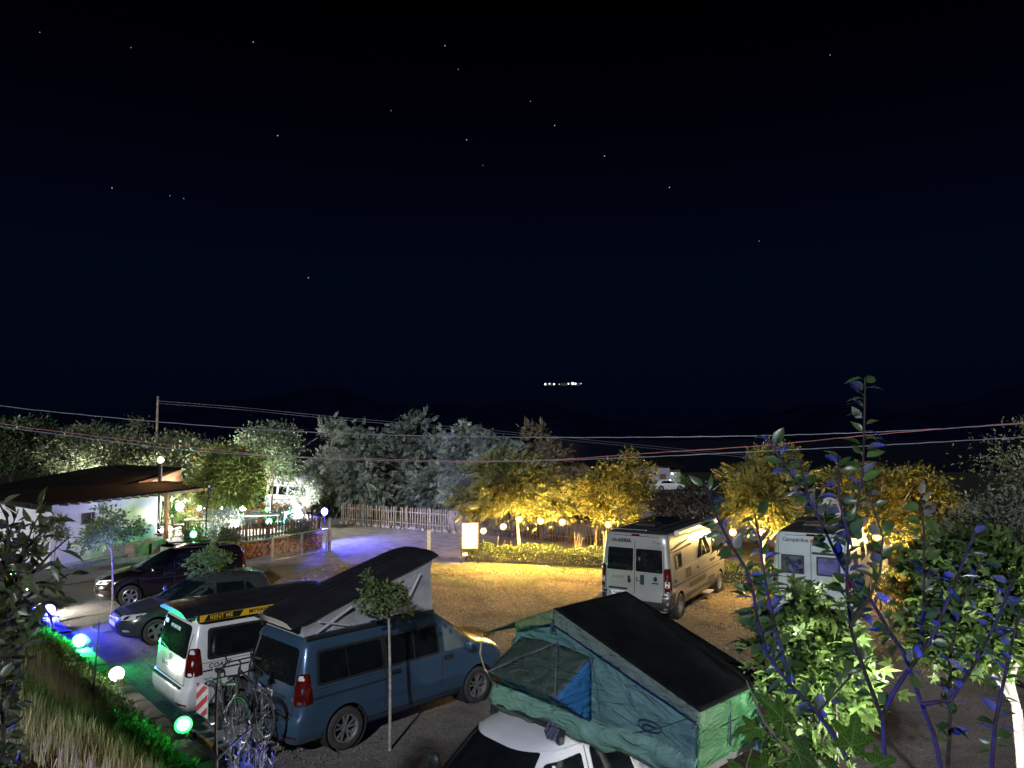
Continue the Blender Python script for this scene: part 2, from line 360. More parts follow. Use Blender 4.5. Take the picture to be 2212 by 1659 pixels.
# notice board
bp0 = gnd(996, 1218); nb = empty('notice_board', bp0, .12, 'brightly lit white notice board on posts at the end of the hedge', 'sign')
M_BOARD = mat('white_board', (.85, .82, .74), .6, var=.05); M_DKW = mat('dark_frame', (.03, .022, .016), .6)
for x in (0, .68): MB().box((x, 0, .82), (.05, .05, 1.64)).build('post', M_DKW, nb)
MB().box((.34, 0, 1.63), (.74, .06, .05)).build('frame_rail', M_DKW, nb); MB().box((.34, 0, .56), (.62, .04, .04)).build('frame_rail', M_DKW, nb)
for x, w in ((.185, .29), (.5, .31)):
    MB().box((x, -.012, 1.37), (w, .018, .46)).build('sheet', M_BOARD, nb)
    MB().box((x, -.012, .86), (w, .018, .5)).build('sheet', mat('cream_board', (.75, .68, .5), .6), nb)
MB().box((.34, -.023, 1.5), (.05, .006, .16)).build('hanging_clip', M_DKW, nb)
MB().box((.16, 0, .38), (.2, .03, .1)).build('small_notice', M_BOARD, nb)

# ------------------------------------------------------------------ white building with the unlit roof
c0 = gnd(107, 1232); c1_ = gnd(338, 1187); bd = Vector((c1_.x-c0.x, c1_.y-c0.y, 0)); BL_ = bd.length; bd.normalize(); bq = Vector((-bd.y, bd.x, 0))   # bq points away from us
bld = empty('white_building', c0, math.atan2(bd.y, bd.x), 'low white plastered building with a wide unlit roof', 'building')
M_LILAC = M_PLASTER; M_ROOF_UNLIT = mat('dark_roof', (.0055, .0028, .0022), .85, var=.4, scale=3, bump=.4, bscale=12, spec=.1)  # roof near-black: the lack of overhead light put into its colour
M_SOFFIT = mat('roof_boards', (.26, .15, .08), .7, var=.3, scale=6)
WX0, WX1, WZ0, WZ1 = 1.32, 1.98, 1.55, 2.02
mb = MB(); T = .25; H = 2.55
for (x0, x1, z0, z1) in ((0, WX0, 0, H), (WX1, BL_, 0, H), (WX0, WX1, 0, WZ0), (WX0, WX1, WZ1, H)):
    mb.box(((x0+x1)/2, T/2, (z0+z1)/2), (x1-x0, T, z1-z0))
mb.build('front_wall', M_LILAC, bld)
MB().box((T/2, 3.1, H/2), (T, 5.65, H)).build('side_wall', M_PLASTER, bld); MB().box((BL_-T/2, 3.1, H/2), (T, 5.65, H)).build('side_wall', M_PLASTER, bld)
MB().box((BL_/2, 5.8, H/2), (BL_, .25, H)).build('back_wall', M_PLASTER, bld)
wf = MB()
for (x, z, w, h) in (((WX0+WX1)/2, WZ0+.03, WX1-WX0, .06), ((WX0+WX1)/2, WZ1-.03, WX1-WX0, .06), (WX0+.03, (WZ0+WZ1)/2, .06, WZ1-WZ0-.12), (WX1-.03, (WZ0+WZ1)/2, .06, WZ1-WZ0-.12)): wf.box((x, .04, z), (w, .09, h))
wfo = wf.build('window', M_WOOD, bld)
MB().box(((WX0+WX1)/2, .2, (WZ0+WZ1)/2), (WX1-WX0-.02, .02, WZ1-WZ0-.02)).build('pane', mat('dim_pane', (.05, .055, .04), .2), wfo)
sash = MB()
sash.bar((WX0+.08, .10, WZ1-.12), (WX1-.16, .02, WZ0+.10), .03, .04); sash.bar((WX0+.08, .10, WZ1-.13), (WX1-.22, .08, WZ1-.13), .03, .04)
sash.build('tilted_sash', M_WOOD, wfo)
MB().box((BL_/2+.2, -.25, .07), (BL_+.3, .5, .14)).build('plinth', M_CONC, bld)
MB().tube([(BL_*.74, -.03, .75), (BL_*.74, -.1, .95), (BL_*.79, -.14, .97), (BL_*.80, -.16, .78)], .02, 6).build('tap_pipe', M_STEEL, bld)
# roofs: a main roof and a lower one that runs on as a canopy over the terrace
def roofslab(name, pts, t, m, parent): 
    return MB().slab(pts, (0, 0, t)).build(name, m, parent)
LW = 9.2
roofslab('eaves_roof', [(-.7, -.55, 2.52), (LW, -.55, 2.58), (LW-.2, 3.0, 2.70), (-.7, 3.0, 2.84)], .09, M_ROOF_UNLIT, bld)
BI = bld.matrix_basis.inverted()
M_ROOFB_UNLIT = mat('black_roof', (.003, .0025, .003), .8, var=.4, scale=3, bump=.4, bscale=12, spec=.08)  # upper roof darker still, its unlit look put into the colour
roofslab('main_roof', [BI @ p for p in (at(-90, 1100, 31), at(120, 1079, 32.2), at(253, 1056, 35), at(392, 1014, 41), at(245, 1007, 43), at(-90, 1066, 38))], .12, M_ROOFB_UNLIT, bld)
mb = MB(); q4 = [BI @ p for p in (at(253, 1057, 34.95), at(392, 1015, 40.9), at(391, 1046, 40.8), at(262, 1062, 34.9))]
mb.slab(q4, (0, .06, 0)).build('verge_board', mat('red_brown_board', (.16, .06, .03), .7, var=.3, scale=3), bld)  # reddish lamplight on this face put into its colour
roofslab('canopy_edge', [(BL_-.1, -.62, 2.44), (LW+.05, -.62, 2.5), (LW+.05, -.56, 2.5), (BL_-.1, -.56, 2.44)], .12, M_SOFFIT, bld)
for i in range(11): MB().box((.25+i*.5, -.32, 2.47), (.07, .44, .07)).build('rafter_tail', M_ORANGEWOOD, bld)
for i in range(7): MB().box((BL_+.35+i*.5, .9, 2.50), (.07, 2.9, .09)).build('rafter', M_ORANGEWOOD, bld)
for x, y in ((BL_+.65, .1), (BL_+.65, 2.7)): MB().box((x, y, 1.42), (.15, .15, 2.1)).build('canopy_post', M_ORANGEWOOD, bld)
MB().tube([(-1.4, 6, 3.6), (-1.4, 6, 4.15)], .12, 10).build('flue_pipe', M_BLACK, bld)
wpl = MB().box((-2.7, 3.5, 1.25), (5.3, .25, 2.5)).build('annexe_wall', M_PLASTER, bld)
for i, x in enumerate((BL_*.62, BL_*.80)): MB().box((x+.3, -.62, .3), (.75, .5, .55)).build('brick_trough' if i else 'water_trough', mat('trough', (.22, .16, .12), .9, var=.5, scale=4), bld)
# pole with the warm lamp behind the roof
pl = at(347, 1000, 38.5); po = empty('roof_lamp', (pl.x, pl.y, 0), 0, 'bright orange lamp on a dark pole above the building roof', 'lamp')
MB().tube([(0, 0, 0), (0, 0, pl.z-.05)], .09, 8).build('pole', M_BLACK, po)
MB().box((0, .02, pl.z-.05), (.3, .2, .05)).build('bracket', M_BLACK, po)
MB().ball((0, -.02, pl.z+.14), .16, 12, 8).build('globe', emit('sodium_globe', (1, .46, .13), 1.3), po)
ld = bpy.data.lights.new('sodium_light', 'POINT'); ld.energy = 60; ld.color = (1, .5, .2); ld.shadow_soft_size = .1
lo = bpy.data.objects.new('sodium_light', ld); COL.objects.link(lo); lo.parent = po; lo.location = (0, -.05, pl.z+.38)

# ------------------------------------------------------------------ terrace with its stone front
tz = .72
ta, tb = at(497, 1180, 31.0), at(700, 1150, 34.6); ta.z = tb.z = 0
td = (tb-ta).normalized(); tn = Vector((-td.y, td.x, 0)); TL = (tb-ta).length
trc = empty('terrace_wall', ta, math.atan2(td.y, td.x), 'reddish rubble stone wall holding up the terrace garden', 'wall')
core = MB().box((TL/2-1.0, .25, .34), (TL+2.0, .3, .68)).build('wall_core', mat('mortar', (.13, .085, .06), .95, var=.4, scale=5, bump=.6), trc)
M_STN = mat('red_rubble', (.30, .15, .09), .9, var=.5, scale=2.5, bump=.5, bscale=14)
stn = []
for k in range(5):
    mb = MB(); mb.ball((0, 0, 0), 1, 7, 5); r2 = random.Random(k)
    mb.v = [(x*r2.uniform(.8, 1.1), y*r2.uniform(.8, 1.1), z*r2.uniform(.8, 1.15)) for x, y, z in mb.v]; stn.append(mb.mesh('stone', M_STN, True, 50))
x = -1.8; 
while x < TL-.1:
    for r_ in range(4):
        w = rnd.uniform(.11, .17); o = link_mesh('stone', stn[rnd.randrange(5)], trc, (x+rnd.uniform(-.05, .05)+(.11 if r_ % 2 else 0), .10, .08+r_*.155+rnd.uniform(-.02, .02)), (rnd.uniform(-.3, .3), rnd.uniform(0, 3), rnd.uniform(-.3, .3)))
        o.scale = (w, .06, .085*rnd.uniform(.85, 1.15))
    x += .25
MB().box((TL/2-1.0, .2, .70), (TL+2.05, .46, .06)).build('coping', M_CONC, trc)
# terrace floor
tf = [ta+tn*.3-td*2.0, tb+tn*.3, tb+tn*6.5, ta+tn*6.8-td*1, Vector((-16.6, 42.5, 0)), Vector((-19, 38.5, 0)), Vector((-15.9, 33.6, 0)), Vector((-13.4, 31.6, 0))]
tag(MB().slab([(p.x, p.y, .0) for p in tf], (0, 0, .34)).build('terrace_floor', mat('terrace_paving', (.42, .40, .34), .8, var=.2, scale=2, bump=.3)), kind='structure')
bed = [ta+tn*.4-td*1.0, tb+tn*.4, tb+tn*2.0, ta+tn*2.0-td*.4]
tag(MB().slab([(p.x, p.y, .345) for p in bed], (0, 0, .3)).build('ground_bed', mat('garden_turf', (.05, .07, .025), .95, var=.5, scale=6, bump=.8)), kind='structure')
off = Vector((0, 0, .66))
picket_fence('terrace_fence', [ta+off+tn*.2-td*.3, tb+off+tn*.2-td*.1], .155, .075, .68, M_WOOD, 'brown picket fence on top of the stone terrace wall', True, 7, (.2, .72), .07)
picket_fence('terrace_fence', [tb+off+tn*.2+td*.05, tb+off+tn*1.9+td*.3], .15, .075, .66, M_WOOD, 'short return of brown pickets lit purple by the blue lamp', True, 7, (.2, .72), .07)
zt = Vector((0, 0, .34))
fa, fb, fc = at(380, 1104, 41.0), at(560, 1103, 42.0), at(652, 1112, 41.0)
for p in (fa, fb, fc): p.z = .5
picket_fence('terrace_fence', [fa, fb, fc], .16, .085, .85, M_ORANGEWOOD, 'honey coloured picket fence at the back of the terrace', True, 8, (.22, .74), .05)
ff0 = gnd(395, 1173, .34); ff1 = ff0+Vector((.75, .25, 0))
picket_fence('terrace_fence', [ff0, ff1], .15, .09, .55, M_DKW, 'tiny dark picket gate by the building corner', True, 4, (.25, .7), .04)
# ------------------------------------------------------------------ vehicles: bodies built from plan outlines stacked by height
def rpoly(pts, r=.05, n=3):
    out = []; k = len(pts)
    for i in range(k):
        p = Vector((*pts[i], 0)); a = Vector((*pts[i-1], 0)); c = Vector((*pts[(i+1) % k], 0))
        ra = min(r, (a-p).length*.45); rc = min(r, (c-p).length*.45)
        p0 = p+(a-p).normalized()*ra; p1 = p+(c-p).normalized()*rc
        for j in range(n+1):
            u = j/n; q = p0*(1-u)**2+p*2*u*(1-u)+p1*u*u; out.append((q.x, q.y))
    return out
def rect(a0, b0, a1, b1, r=.03): return rpoly([(a0, b0), (a1, b0), (a1, b1), (a0, b1)], r)
TXT = {}
def text2d(s, size, weight=.0, shear=0.0, space=1.0):
    c = bpy.data.curves.new('txt', 'FONT'); c.body = s; c.size = size; c.offset = weight; c.shear = shear; c.space_character = space; c.resolution_u = 3
    o = bpy.data.objects.new('txt', c); me = bpy.data.meshes.new_from_object(o)
    v = [(q.co.x, q.co.y) for q in me.vertices]; f = [tuple(p.vertices) for p in me.polygons]
    bpy.data.objects.remove(o); bpy.data.meshes.remove(me); bpy.data.curves.remove(c)
    w = max((a for a, _ in v), default=0)
    return v, f, w
WHEEL = {}
def wheel_meshes(r, w, rim, style):
    k = (r, w, rim, style)
    if k in WHEEL: return WHEEL[k]
    mb = MB(); hw = w/2
    mb.lathe([(rim*.98, -hw*.8), (rim+.01, -hw*.95), (r-.05, -hw), (r-.015, -hw*.86), (r, -hw*.55), (r, hw*.55), (r-.015, hw*.86), (r-.05, hw), (rim+.01, hw*.95), (rim*.98, hw*.8)], 36)
    ty = mb.mesh('wheel', M_RUBBER, True)
    mb = MB(); d = hw*.55
    mb.lathe([(rim, hw*.8), (rim-.012, hw*.86), (rim-.03, hw*.75), (rim-.04, -hw*.6)], 36)
    mb.mi = 1; mb.lathe([(rim-.03, d-.075), (.01, d-.075)], 24); mb.mi = 0
    mb.lathe([(.055, d-.08), (.06, d+.0), (.035, d+.012), (.005, d+.012)], 16)
    nsp = {'ten': 5, 'six': 6, 'five': 5, 'steel': 8}[style]
    for i in range(nsp):
        an = 2*PI*i/nsp+.3
        for o_ in ((-.13, .13) if style == 'ten' else (0,)):
            a2 = an+o_*.7; a3 = an+o_*1.9; ws_ = {'ten': .03, 'six': .055, 'five': .075, 'steel': .11}[style]
            p0 = Vector((.05*math.cos(a2), .05*math.sin(a2), d-.005)); p1 = Vector(((rim-.02)*math.cos(a3), (rim-.02)*math.sin(a3), d+.005))
            mb.bar(p0, p1, ws_, .03)
    rm = mb.mesh('rim', [M_RIM, M_GAP], True, 30)
    WHEEL[k] = (ty, rm); return WHEEL[k]
class Veh:
    def __init__(s, name, label, cat, loc, yaw, levels, paint, wheels, corners=((.14, .3), (.4, .5)), group=None, arch=.06, cap=None):
        s.lv = levels; s.cr = corners; s.root = empty(name, (loc[0], loc[1], loc[2] if len(loc) > 2 else 0), yaw, label, cat, group); s.paint = paint
        NS = 22; vs = []; fs = []
        for z, *_ in levels: vs += s.ring(z, NS)
        n = len(vs)//len(levels); s.nring = n
        for i in range(len(levels)-1):
            for j in range(n): fs.append((i*n+j, i*n+(j+1) % n, (i+1)*n+(j+1) % n, (i+1)*n+j))
        fs.append(tuple(range(n))[::-1]); fs.append(tuple((len(levels)-1)*n+j for j in range(n)))
        me = bpy.data.meshes.new('body'); me.from_pydata(vs, [], fs); me.materials.append(paint); me.materials.append(M_BLACK); fix(me)
        body = link_mesh('body', me)
        cut = []
        wr, ww, rim, style, xs, hy = wheels; ra = wr+arch
        for x in xs:
            for sd_ in (-1, 1):
                M = Matrix.Translation((x, sd_*(hy-.10), wr+.02)) @ Matrix.Rotation(PI/2, 4, 'X')
                mb = MB(); mb.lathe([(ra, -.34), (ra, .34)], 32, M, True); c = mb.build('cut', M_BLACK); cut.append(c)
                md = body.modifiers.new('b', 'BOOLEAN'); md.operation = 'DIFFERENCE'; md.object = c; md.solver = 'EXACT'
        bpy.context.view_layer.update(); dg = bpy.context.evaluated_depsgraph_get()
        m2 = bpy.data.meshes.new_from_object(body.evaluated_get(dg)); body.modifiers.clear(); body.data = m2; m2.name = 'body'
        for c in cut: bpy.data.objects.remove(c)
        m2.materials.clear(); m2.materials.append(paint); m2.materials.append(M_BLACK)
        for p in m2.polygons:
            p.material_index = 1 if (p.center.z < .3 and abs(p.normal.z) > .7) or (cap and p.center.z > cap) else 0  # faces above cap go black: the unlit roof top put into colour
        m2.shade_smooth(); m2.set_sharp_from_angle(angle=math.radians(35)); body.parent = s.root; s.body = body
        ty, rm = wheel_meshes(wr, ww, rim, style)
        for x in xs:
            for sd_ in (-1, 1):
                mb = MB(); M = Matrix.Translation((x, sd_*(hy-.10), wr+.02)) @ Matrix.Rotation(PI/2, 4, 'X')
                mb.lathe([(ra-.004, -.335), (ra-.004, .10 if 1 else 0)] if sd_ < 0 else [(ra-.004, -.10), (ra-.004, .335)], 32, M)
                mb.lathe([(ra-.004, .33*sd_), (.02, .33*sd_)], 24, M); mb.build('wheel_arch', M_GAP, s.root, smooth=True)
                o = link_mesh('wheel', ty, s.root, (x, sd_*(hy-ww/2+.005), wr), (PI/2 if sd_ < 0 else -PI/2, 0, 0)); o.rotation_euler.y = rnd.uniform(0, 6) if False else 0
                link_mesh('rim', rm, o)
    def par(s, z):
        L = s.lv
        if z <= L[0][0]: return L[0][1:]
        for a, c in zip(L[:-1], L[1:]):
            if z <= c[0]:
                u = (z-a[0])/(c[0]-a[0]+1e-9); return tuple(p+(q-p)*u for p, q in zip(a[1:], c[1:]))
        return L[-1][1:]
    def corner(s, hw, L):
        (ax, ay), (bx, by) = s.cr; return min(ax, L*.45), min(ay, hw*.9), min(bx, L*.45), min(by, hw*.95)
    def ring(s, z, NS):
        xr, xf, hw = s.par(z); ax, ay, bx, by = s.corner(hw, xf-xr); out = []
        for k in range(3): out.append((xr, -(hw-ay)*k/3))
        for k in range(7): a = PI/2*k/6; out.append((xr+ax*(1-math.cos(a)), -(hw-ay)-ay*math.sin(a)))
        for k in range(1, NS): out.append((xr+ax+(xf-bx-xr-ax)*k/NS, -hw))
        for k in range(9): a = PI/2*k/8; out.append((xf-bx+bx*math.sin(a), -(hw-by)-by*math.cos(a)))
        for k in range(1, 4): out.append((xf, -(hw-by)*(1-k/3)))
        half = out; m_ = [(x, -y) for x, y in half[1:-1]][::-1]
        return [(x, y, z) for x, y in half+m_]
    def sy(s, x, z):
        xr, xf, hw = s.par(z); ax, ay, bx, by = s.corner(hw, xf-xr)
        if x < xr+ax: q = min(1, (xr+ax-x)/ax); return hw-ay+ay*math.sqrt(max(0, 1-q*q))
        if x > xf-bx: q = min(1, (x-xf+bx)/bx); return hw-by+by*math.sqrt(max(0, 1-q*q))
        return hw
    def ex(s, y, z, front):
        xr, xf, hw = s.par(z); ax, ay, bx, by = s.corner(hw, xf-xr); cx, cy = (bx, by) if front else (ax, ay)
        q = max(0, min(1, (abs(y)-(hw-cy))/cy)); d = cx*(1-math.sqrt(max(0, 1-q*q)))
        return xf-d if front else xr+d
    def mp(s, where, a, c, off):
        if where == 'R': return (a, -s.sy(a, c)-off, c)
        if where == 'L': return (a, s.sy(a, c)+off, c)
        if where == 'B': return (s.ex(a, c, 0)-off, a, c)
        return (s.ex(a, c, 1)+off*.7, a, c+off*.7)
    def patch(s, name, where, poly, m, off=.005, parent=None, cut=.16):
        bm = bmesh.new(); vs = [bm.verts.new((a, c, 0)) for a, c in poly]; bm.faces.new(vs)
        bmesh.ops.triangulate(bm, faces=bm.faces)
        for _ in range(4):
            ed = [e for e in bm.edges if e.calc_length() > cut]
            if not ed: break
            bmesh.ops.subdivide_edges(bm, edges=ed, cuts=1); bmesh.ops.triangulate(bm, faces=bm.faces)
        for v in bm.verts: v.co = s.mp(where, v.co.x, v.co.y, off)
        bmesh.ops.recalc_face_normals(bm, faces=bm.faces)
        me = bpy.data.meshes.new(name); bm.to_mesh(me); bm.free(); me.materials.append(m); me.shade_smooth()
        return link_mesh(name, me, parent or s.root)
    def line(s, name, where, pts, w=.014, m=None, off=.004, parent=None):
        mb = MB()
        for (a0, c0_), (a1, c1q) in zip(pts[:-1], pts[1:]):
            L = math.hypot(a1-a0, c1q-c0_); k = max(1, int(L/.18)); nx, ny = -(c1q-c0_)/L*w/2, (a1-a0)/L*w/2
            P = []
            for i in range(k+1):
                u = i/k; a, c = a0+(a1-a0)*u, c0_+(c1q-c0_)*u; P += [s.mp(where, a+nx, c+ny, off), s.mp(where, a-nx, c-ny, off)]
            mb.add(P, [(2*i, 2*i+1, 2*i+3, 2*i+2) for i in range(k)])
        return mb.build(name, m or M_GAP, parent or s.root)
    def text(s, name, where, txt, a, c, size, m=None, weight=0.0, shear=0.0, off=.008, parent=None, slope=0.0, space=1.0, center=False):
        v, f, w = text2d(txt, size, weight, shear, space); sg = -1 if where in 'BL' else 1
        x0 = -w/2 if center else 0
        P = [s.mp(where, a+sg*(x+x0), c+y+slope*(x+x0), off) for x, y in v]
        return MB().add(P, f).build(name, m or M_INK, parent or s.root)
    def plate(s, where, a, c, txt, w=.52, h=.11):
        p = s.patch('number_plate', where, rect(a-w/2, c-h/2, a+w/2, c+h/2, .01), M_PLATE, .012)
        e = a+w/2-.025
        s.patch('country_strip', where, rect(e-.025, c-h/2+.004, e+.022, c+h/2-.004, .005), M_EU, .015, p)
        s.text('plate_letters', where, txt, a-.01, c-.038, .105, M_INK, .004, off=.015, parent=p, center=True)
        return p
    def box(s, name, c, d, m, rot=None, bev=.02, parent=None):
        o = MB().box((0, 0, 0), d).build(name, m, parent or s.root, c, rot)
        if bev: b_ = o.modifiers.new('b', 'BEVEL'); b_.width = bev; b_.segments = 2
        return o
    def mirror(s, x, y, z, m=None):
        for sd_ in (-1, 1):
            mb = MB(); mb.ball((0, 0, 0), 1, 10, 8, (.07, .11, .10)); mb.bar((0, 0, -.03), (-.02, -.16*sd_, -.08), .04, .04)
            o = mb.build('wing_mirror', m or M_BLACK, s.root, (x, sd_*(y+.16), z), smooth=True)
    def handle(s, where, a, c, m=None, w=.19):
        o = s.patch('door_handle', where, rect(a-w/2, c-.022, a+w/2, c+.022, .02), m or M_BLACK, .03)
        s.patch('handle_recess', where, rect(a-w/2-.03, c-.04, a+w/2+.03, c+.04, .03), M_GAP, .004, o); return o

def paint(name, col, metal=0.0, rough=.3, var=.06): return mat(name, col, rough, metal, var=var, scale=1.7, coat=.7, bump=.015, bscale=8)
T6 = [(.27, .08, 4.72, .80), (.34, .03, 4.80, .87), (.45, .0, 4.87, .915), (.60, .0, 4.90, .935), (.70, .03, 4.89, .948), (.74, .07, 4.87, .95), (.95, .08, 4.78, .952), (1.06, .09, 4.60, .95), (1.14, .10, 4.3, .945), (1.2, .11, 4.05, .935), (1.45, .15, 3.76, .885), (1.75, .22, 3.36, .815), (1.80, .25, 3.27, .795), (1.86, .30, 3.12, .75), (1.91, .40, 2.98, .68), (1.935, .6, 2.75, .55)]
def t6(label, loc, yaw, pm, plate, popped):
    v = Veh('camper_van', label, 'camper van', loc, yaw, T6, pm, (.345, .225, .235, 'ten', (.996, 3.996), .935), group='camper vans parked in a row at the wall', arch=.055)
    for sd_ in 'RL':
        v.patch('window_surround', sd_, rpoly([(.42, 1.16), (3.02, 1.16), (3.02, 1.70), (.46, 1.70)], .07), M_BLACK, .004)
        v.patch('rear_window', sd_, rpoly([(.47, 1.20), (1.72, 1.20), (1.72, 1.66), (.51, 1.66)], .06), M_GLASS, .008)
        v.patch('side_window', sd_, rpoly([(1.83, 1.20), (2.97, 1.20), (2.97, 1.66), (1.83, 1.66)], .05), M_GLASS, .008)
        v.line('window_divider', sd_, [(2.42, 1.2), (2.42, 1.66)], .03, M_BLACK, .010)
        v.patch('door_window', sd_, rpoly([(3.12, 1.17), (4.02, 1.17), (3.92, 1.25), (3.38, 1.70), (3.12, 1.70)], .06), mat('curtained_glass', (.13, .15, .15), .15, var=.12, scale=2), .006)
        v.line('panel_gap', sd_, [(1.78, .42), (1.78, 1.72)]); v.line('panel_gap', sd_, [(3.06, .42), (3.06, 1.76), (3.32, 1.78)]); v.line('panel_gap', sd_, [(4.12, .95), (4.12, .42)])
        v.line('panel_gap', sd_, [(.1, 1.12), (1.78, 1.12)], .008); v.line('door_rail', sd_, [(.35, .98), (1.78, .98)], .03, M_GAP)
        v.line('panel_gap', sd_, [(1.4, .40), (3.6, .40)], .02); v.line('sill', sd_, [(1.42, .31), (3.58, .31)], .09, M_BLACK, .004)
        v.patch('swage_line', sd_, rect(1.5, .66, 3.55, .69, .01), pm, .012)
        v.handle(sd_, 1.98, 1.06, pm if False else M_BLACK); v.handle(sd_, 3.22, 1.06)
        v.patch('fuel_flap', sd_, rect(2.9, .62, 3.04, .82, .02), pm, .006)
    sgn = {'R': -1, 'L': 1}
    for sd_ in 'RL':
        y = sgn[sd_]
        tl = v.patch('tail_light', 'B', rpoly([(y*.945, .90), (y*.945, 1.40), (y*.79, 1.38), (y*.80, .90)], .04), M_RED, .012)
        v.patch('tail_light_side', sd_, rpoly([(.10, .90), (.34, .93), (.30, 1.38), (.13, 1.40)], .03), M_RED, .010, tl)
        v.patch('reverse_lamp', 'B', rect(y*.87-.05, 1.29, y*.87+.05, 1.36, .02), M_CLEAR, .016, tl)
        v.patch('reflector', 'B', rect(y*.74-.14, .40, y*.74+.14, .44, .01), M_RED, .01)
    v.patch('rear_glass', 'B', rpoly([(-.76, 1.19), (.76, 1.19), (.70, 1.76), (-.70, 1.76)], .09), M_GLASS, .010)
    v.line('wiper', 'B', [(.10, 1.20), (.62, 1.27)], .025, M_BLACK, .02)
    v.line('panel_gap', 'B', [(-.77, .74), (-.77, 1.8)]); v.line('panel_gap', 'B', [(.77, .74), (.77, 1.8)]); v.line('panel_gap', 'B', [(-.77, .74), (.77, .74)])
    v.box('bumper_step', (.03, 0, .70), (.10, 1.5, .03), M_BLACK)
    v.plate('B', .12, .95, plate)
    bt = v.patch('tailgate_badge', 'B', [(.06*math.cos(a*PI/8), 1.095+.06*math.sin(a*PI/8)) for a in range(16)], M_BLACK, .012)
    v.line('badge_strokes', 'B', [(.035, 1.135), (.0, 1.10), (-.035, 1.135)], .01, M_CHROME, .016, bt); v.line('badge_strokes', 'B', [(.045, 1.10), (.02, 1.055), (0, 1.085), (-.02, 1.055), (-.045, 1.10)], .01, M_CHROME, .016, bt)
    v.patch('windscreen', 'F', rpoly([(-.80, 1.22), (.80, 1.22), (.68, 1.78), (-.68, 1.78)], .08), M_GLASS, .008)
    for y in (-1, 1): v.patch('headlight', 'F', rpoly([(y*.88, .82), (y*.5, .84), (y*.52, .98), (y*.86, 1.0)], .03), M_CLEAR, .012)
    v.patch('grille', 'F', rect(-.48, .80, .48, .95, .02), M_BLACK, .01)
    v.mirror(3.62, .90, 1.22, pm)
    for y in (-1, 1): v.box('roof_rail', (1.66, y*.745, 1.90), (2.7, .07, .075), M_BLACK, bev=.02)
    return v
def ribbed_roof(v, m, x0, x1, z0, z1, hw, canvas=None):
    sl = (z1-z0)/(x1-x0); mb = MB(); NX = 14
    prof = []                                               # cross-section with raised ribs
    ys = np.linspace(-hw, hw, 57)
    top = lambda y: .075*(1-(abs(y)/hw)**4)+0
    vs = []; k = len(ys)
    for i in range(NX+1):
        u = i/NX; x = x0+(x1-x0)*u; e = min(u, 1-u); pinch = 1-.05*max(0, 1-e*16)**2; dz = -.022*max(0, 1-e*18)**2
        rb = min(1, max(0, e*14-.4))*.017
        for y in ys: vs.append((x, y*pinch, z0+sl*(x-x0)+top(y)+dz+(rb if (abs(y) < hw*.86 and (abs(y/hw*4.8) % 1) < .55) else 0)))
        for y in ys[::-1]: vs.append((x, y*pinch, z0+sl*(x-x0)-.035+dz*.3))
    n_ = 2*k
    fs = [(i*n_+j, i*n_+(j+1) % n_, (i+1)*n_+(j+1) % n_, (i+1)*n_+j) for i in range(NX) for j in range(n_)]
    fs += [tuple(range(n_))[::-1], tuple(NX*n_+j for j in range(n_))]
    return mb.add(vs, fs).build('raised_roof' if canvas else 'closed_roof', m, v.root, smooth=True, ang=30)
P_BLUE = paint('steel_blue_paint', (.044, .088, .150), .3, .28); P_WHITE = paint('white_paint', (.60, .61, .60))
M_DARKROOF = mat('dark_pop_roof', (.014, .014, .018), .38, var=.2, scale=3); M_CANVAS = mat('grey_canvas', (.30, .31, .33), .85, var=.12, scale=5, bump=.3, bscale=14)

M_STRUT = mat('strut_grey', (.5, .5, .52), .5)
# blue camper, roof raised
bv_ = t6('blue camper van with its dark roof tilted up over grey canvas', (-4.12, 12.78), .795, P_BLUE, 'KB-VM 41', True)
rr_ = ribbed_roof(bv_, M_DARKROOF, .12, 3.22, 2.10, 2.93, .66, True)
cv = []; nC = 10
for i in range(nC+1):                                       # canvas walls with soft folds between body and roof
    u = i/nC; x = .34+u*2.72; ztop = 2.10-.03+(2.93-2.10)/(3.1)*(x-.12)
    for y in (-1, 1):
        for j in range(5):
            w = j/4; cv.append((x+.02*math.sin(7*w), y*(.63-.02*math.sin(PI*w)-.025*math.sin(6*u*PI)*math.sin(PI*w)), 1.90+(ztop-1.90)*w))
cf = []
for i in range(nC):
    for y in (0, 1):
        for j in range(4):
            a = i*10+y*5+j; cf.append((a, a+1, a+11, a+10))
for i in (0, nC):
    for j in range(4): a = i*10+j; cf.append((a, a+1, a+6, a+5))
canvas = MB().add(cv, cf).build('canvas', M_CANVAS, bv_.root, smooth=True, ang=60)
for y in (-.665, .665):
    for p_, q_ in (((.55, y, 1.93), (1.25, y, 2.26)), ((.6, y, 2.12), (1.2, y, 1.95)), ((2.35, y, 2.03), (2.75, y, 2.62))): MB().bar(p_, q_, .03, .028).build('strut', M_STRUT, bv_.root)

# white camper with the yellow banner
wv_ = t6('white camper van with a yellow advertising banner along its roof edge', (-6.45, 14.25), .735, P_WHITE, 'AE-987 LA', False)
ribbed_roof(wv_, M_DARKROOF, .10, 3.3, 1.935, 1.965, .74)
wv_.box('awning_case', (1.75, -.83, 1.90), (3.0, .10, .13), M_BLACK)
M_YEL = mat('yellow_banner', (.70, .42, .02), .5, var=.05)
ban = MB().box((1.72, -.886, 1.90), (2.85, .012, .12)).build('banner', M_YEL, wv_.root)
def side_text(parent, root, txt, x, y, z, size, m, weight=0.003, name='lettering'):
    v, f, w = text2d(txt, size, weight); return MB().add([(x+a, y, z+c) for a, c in v], f).build(name, m, parent), w
MB().slab([(.36, -.8935, 1.845), (1.02, -.8935, 1.845), (1.10, -.8935, 1.955), (.44, -.8935, 1.955)], (0, .003, 0)).build('black_flash', M_INK, ban)
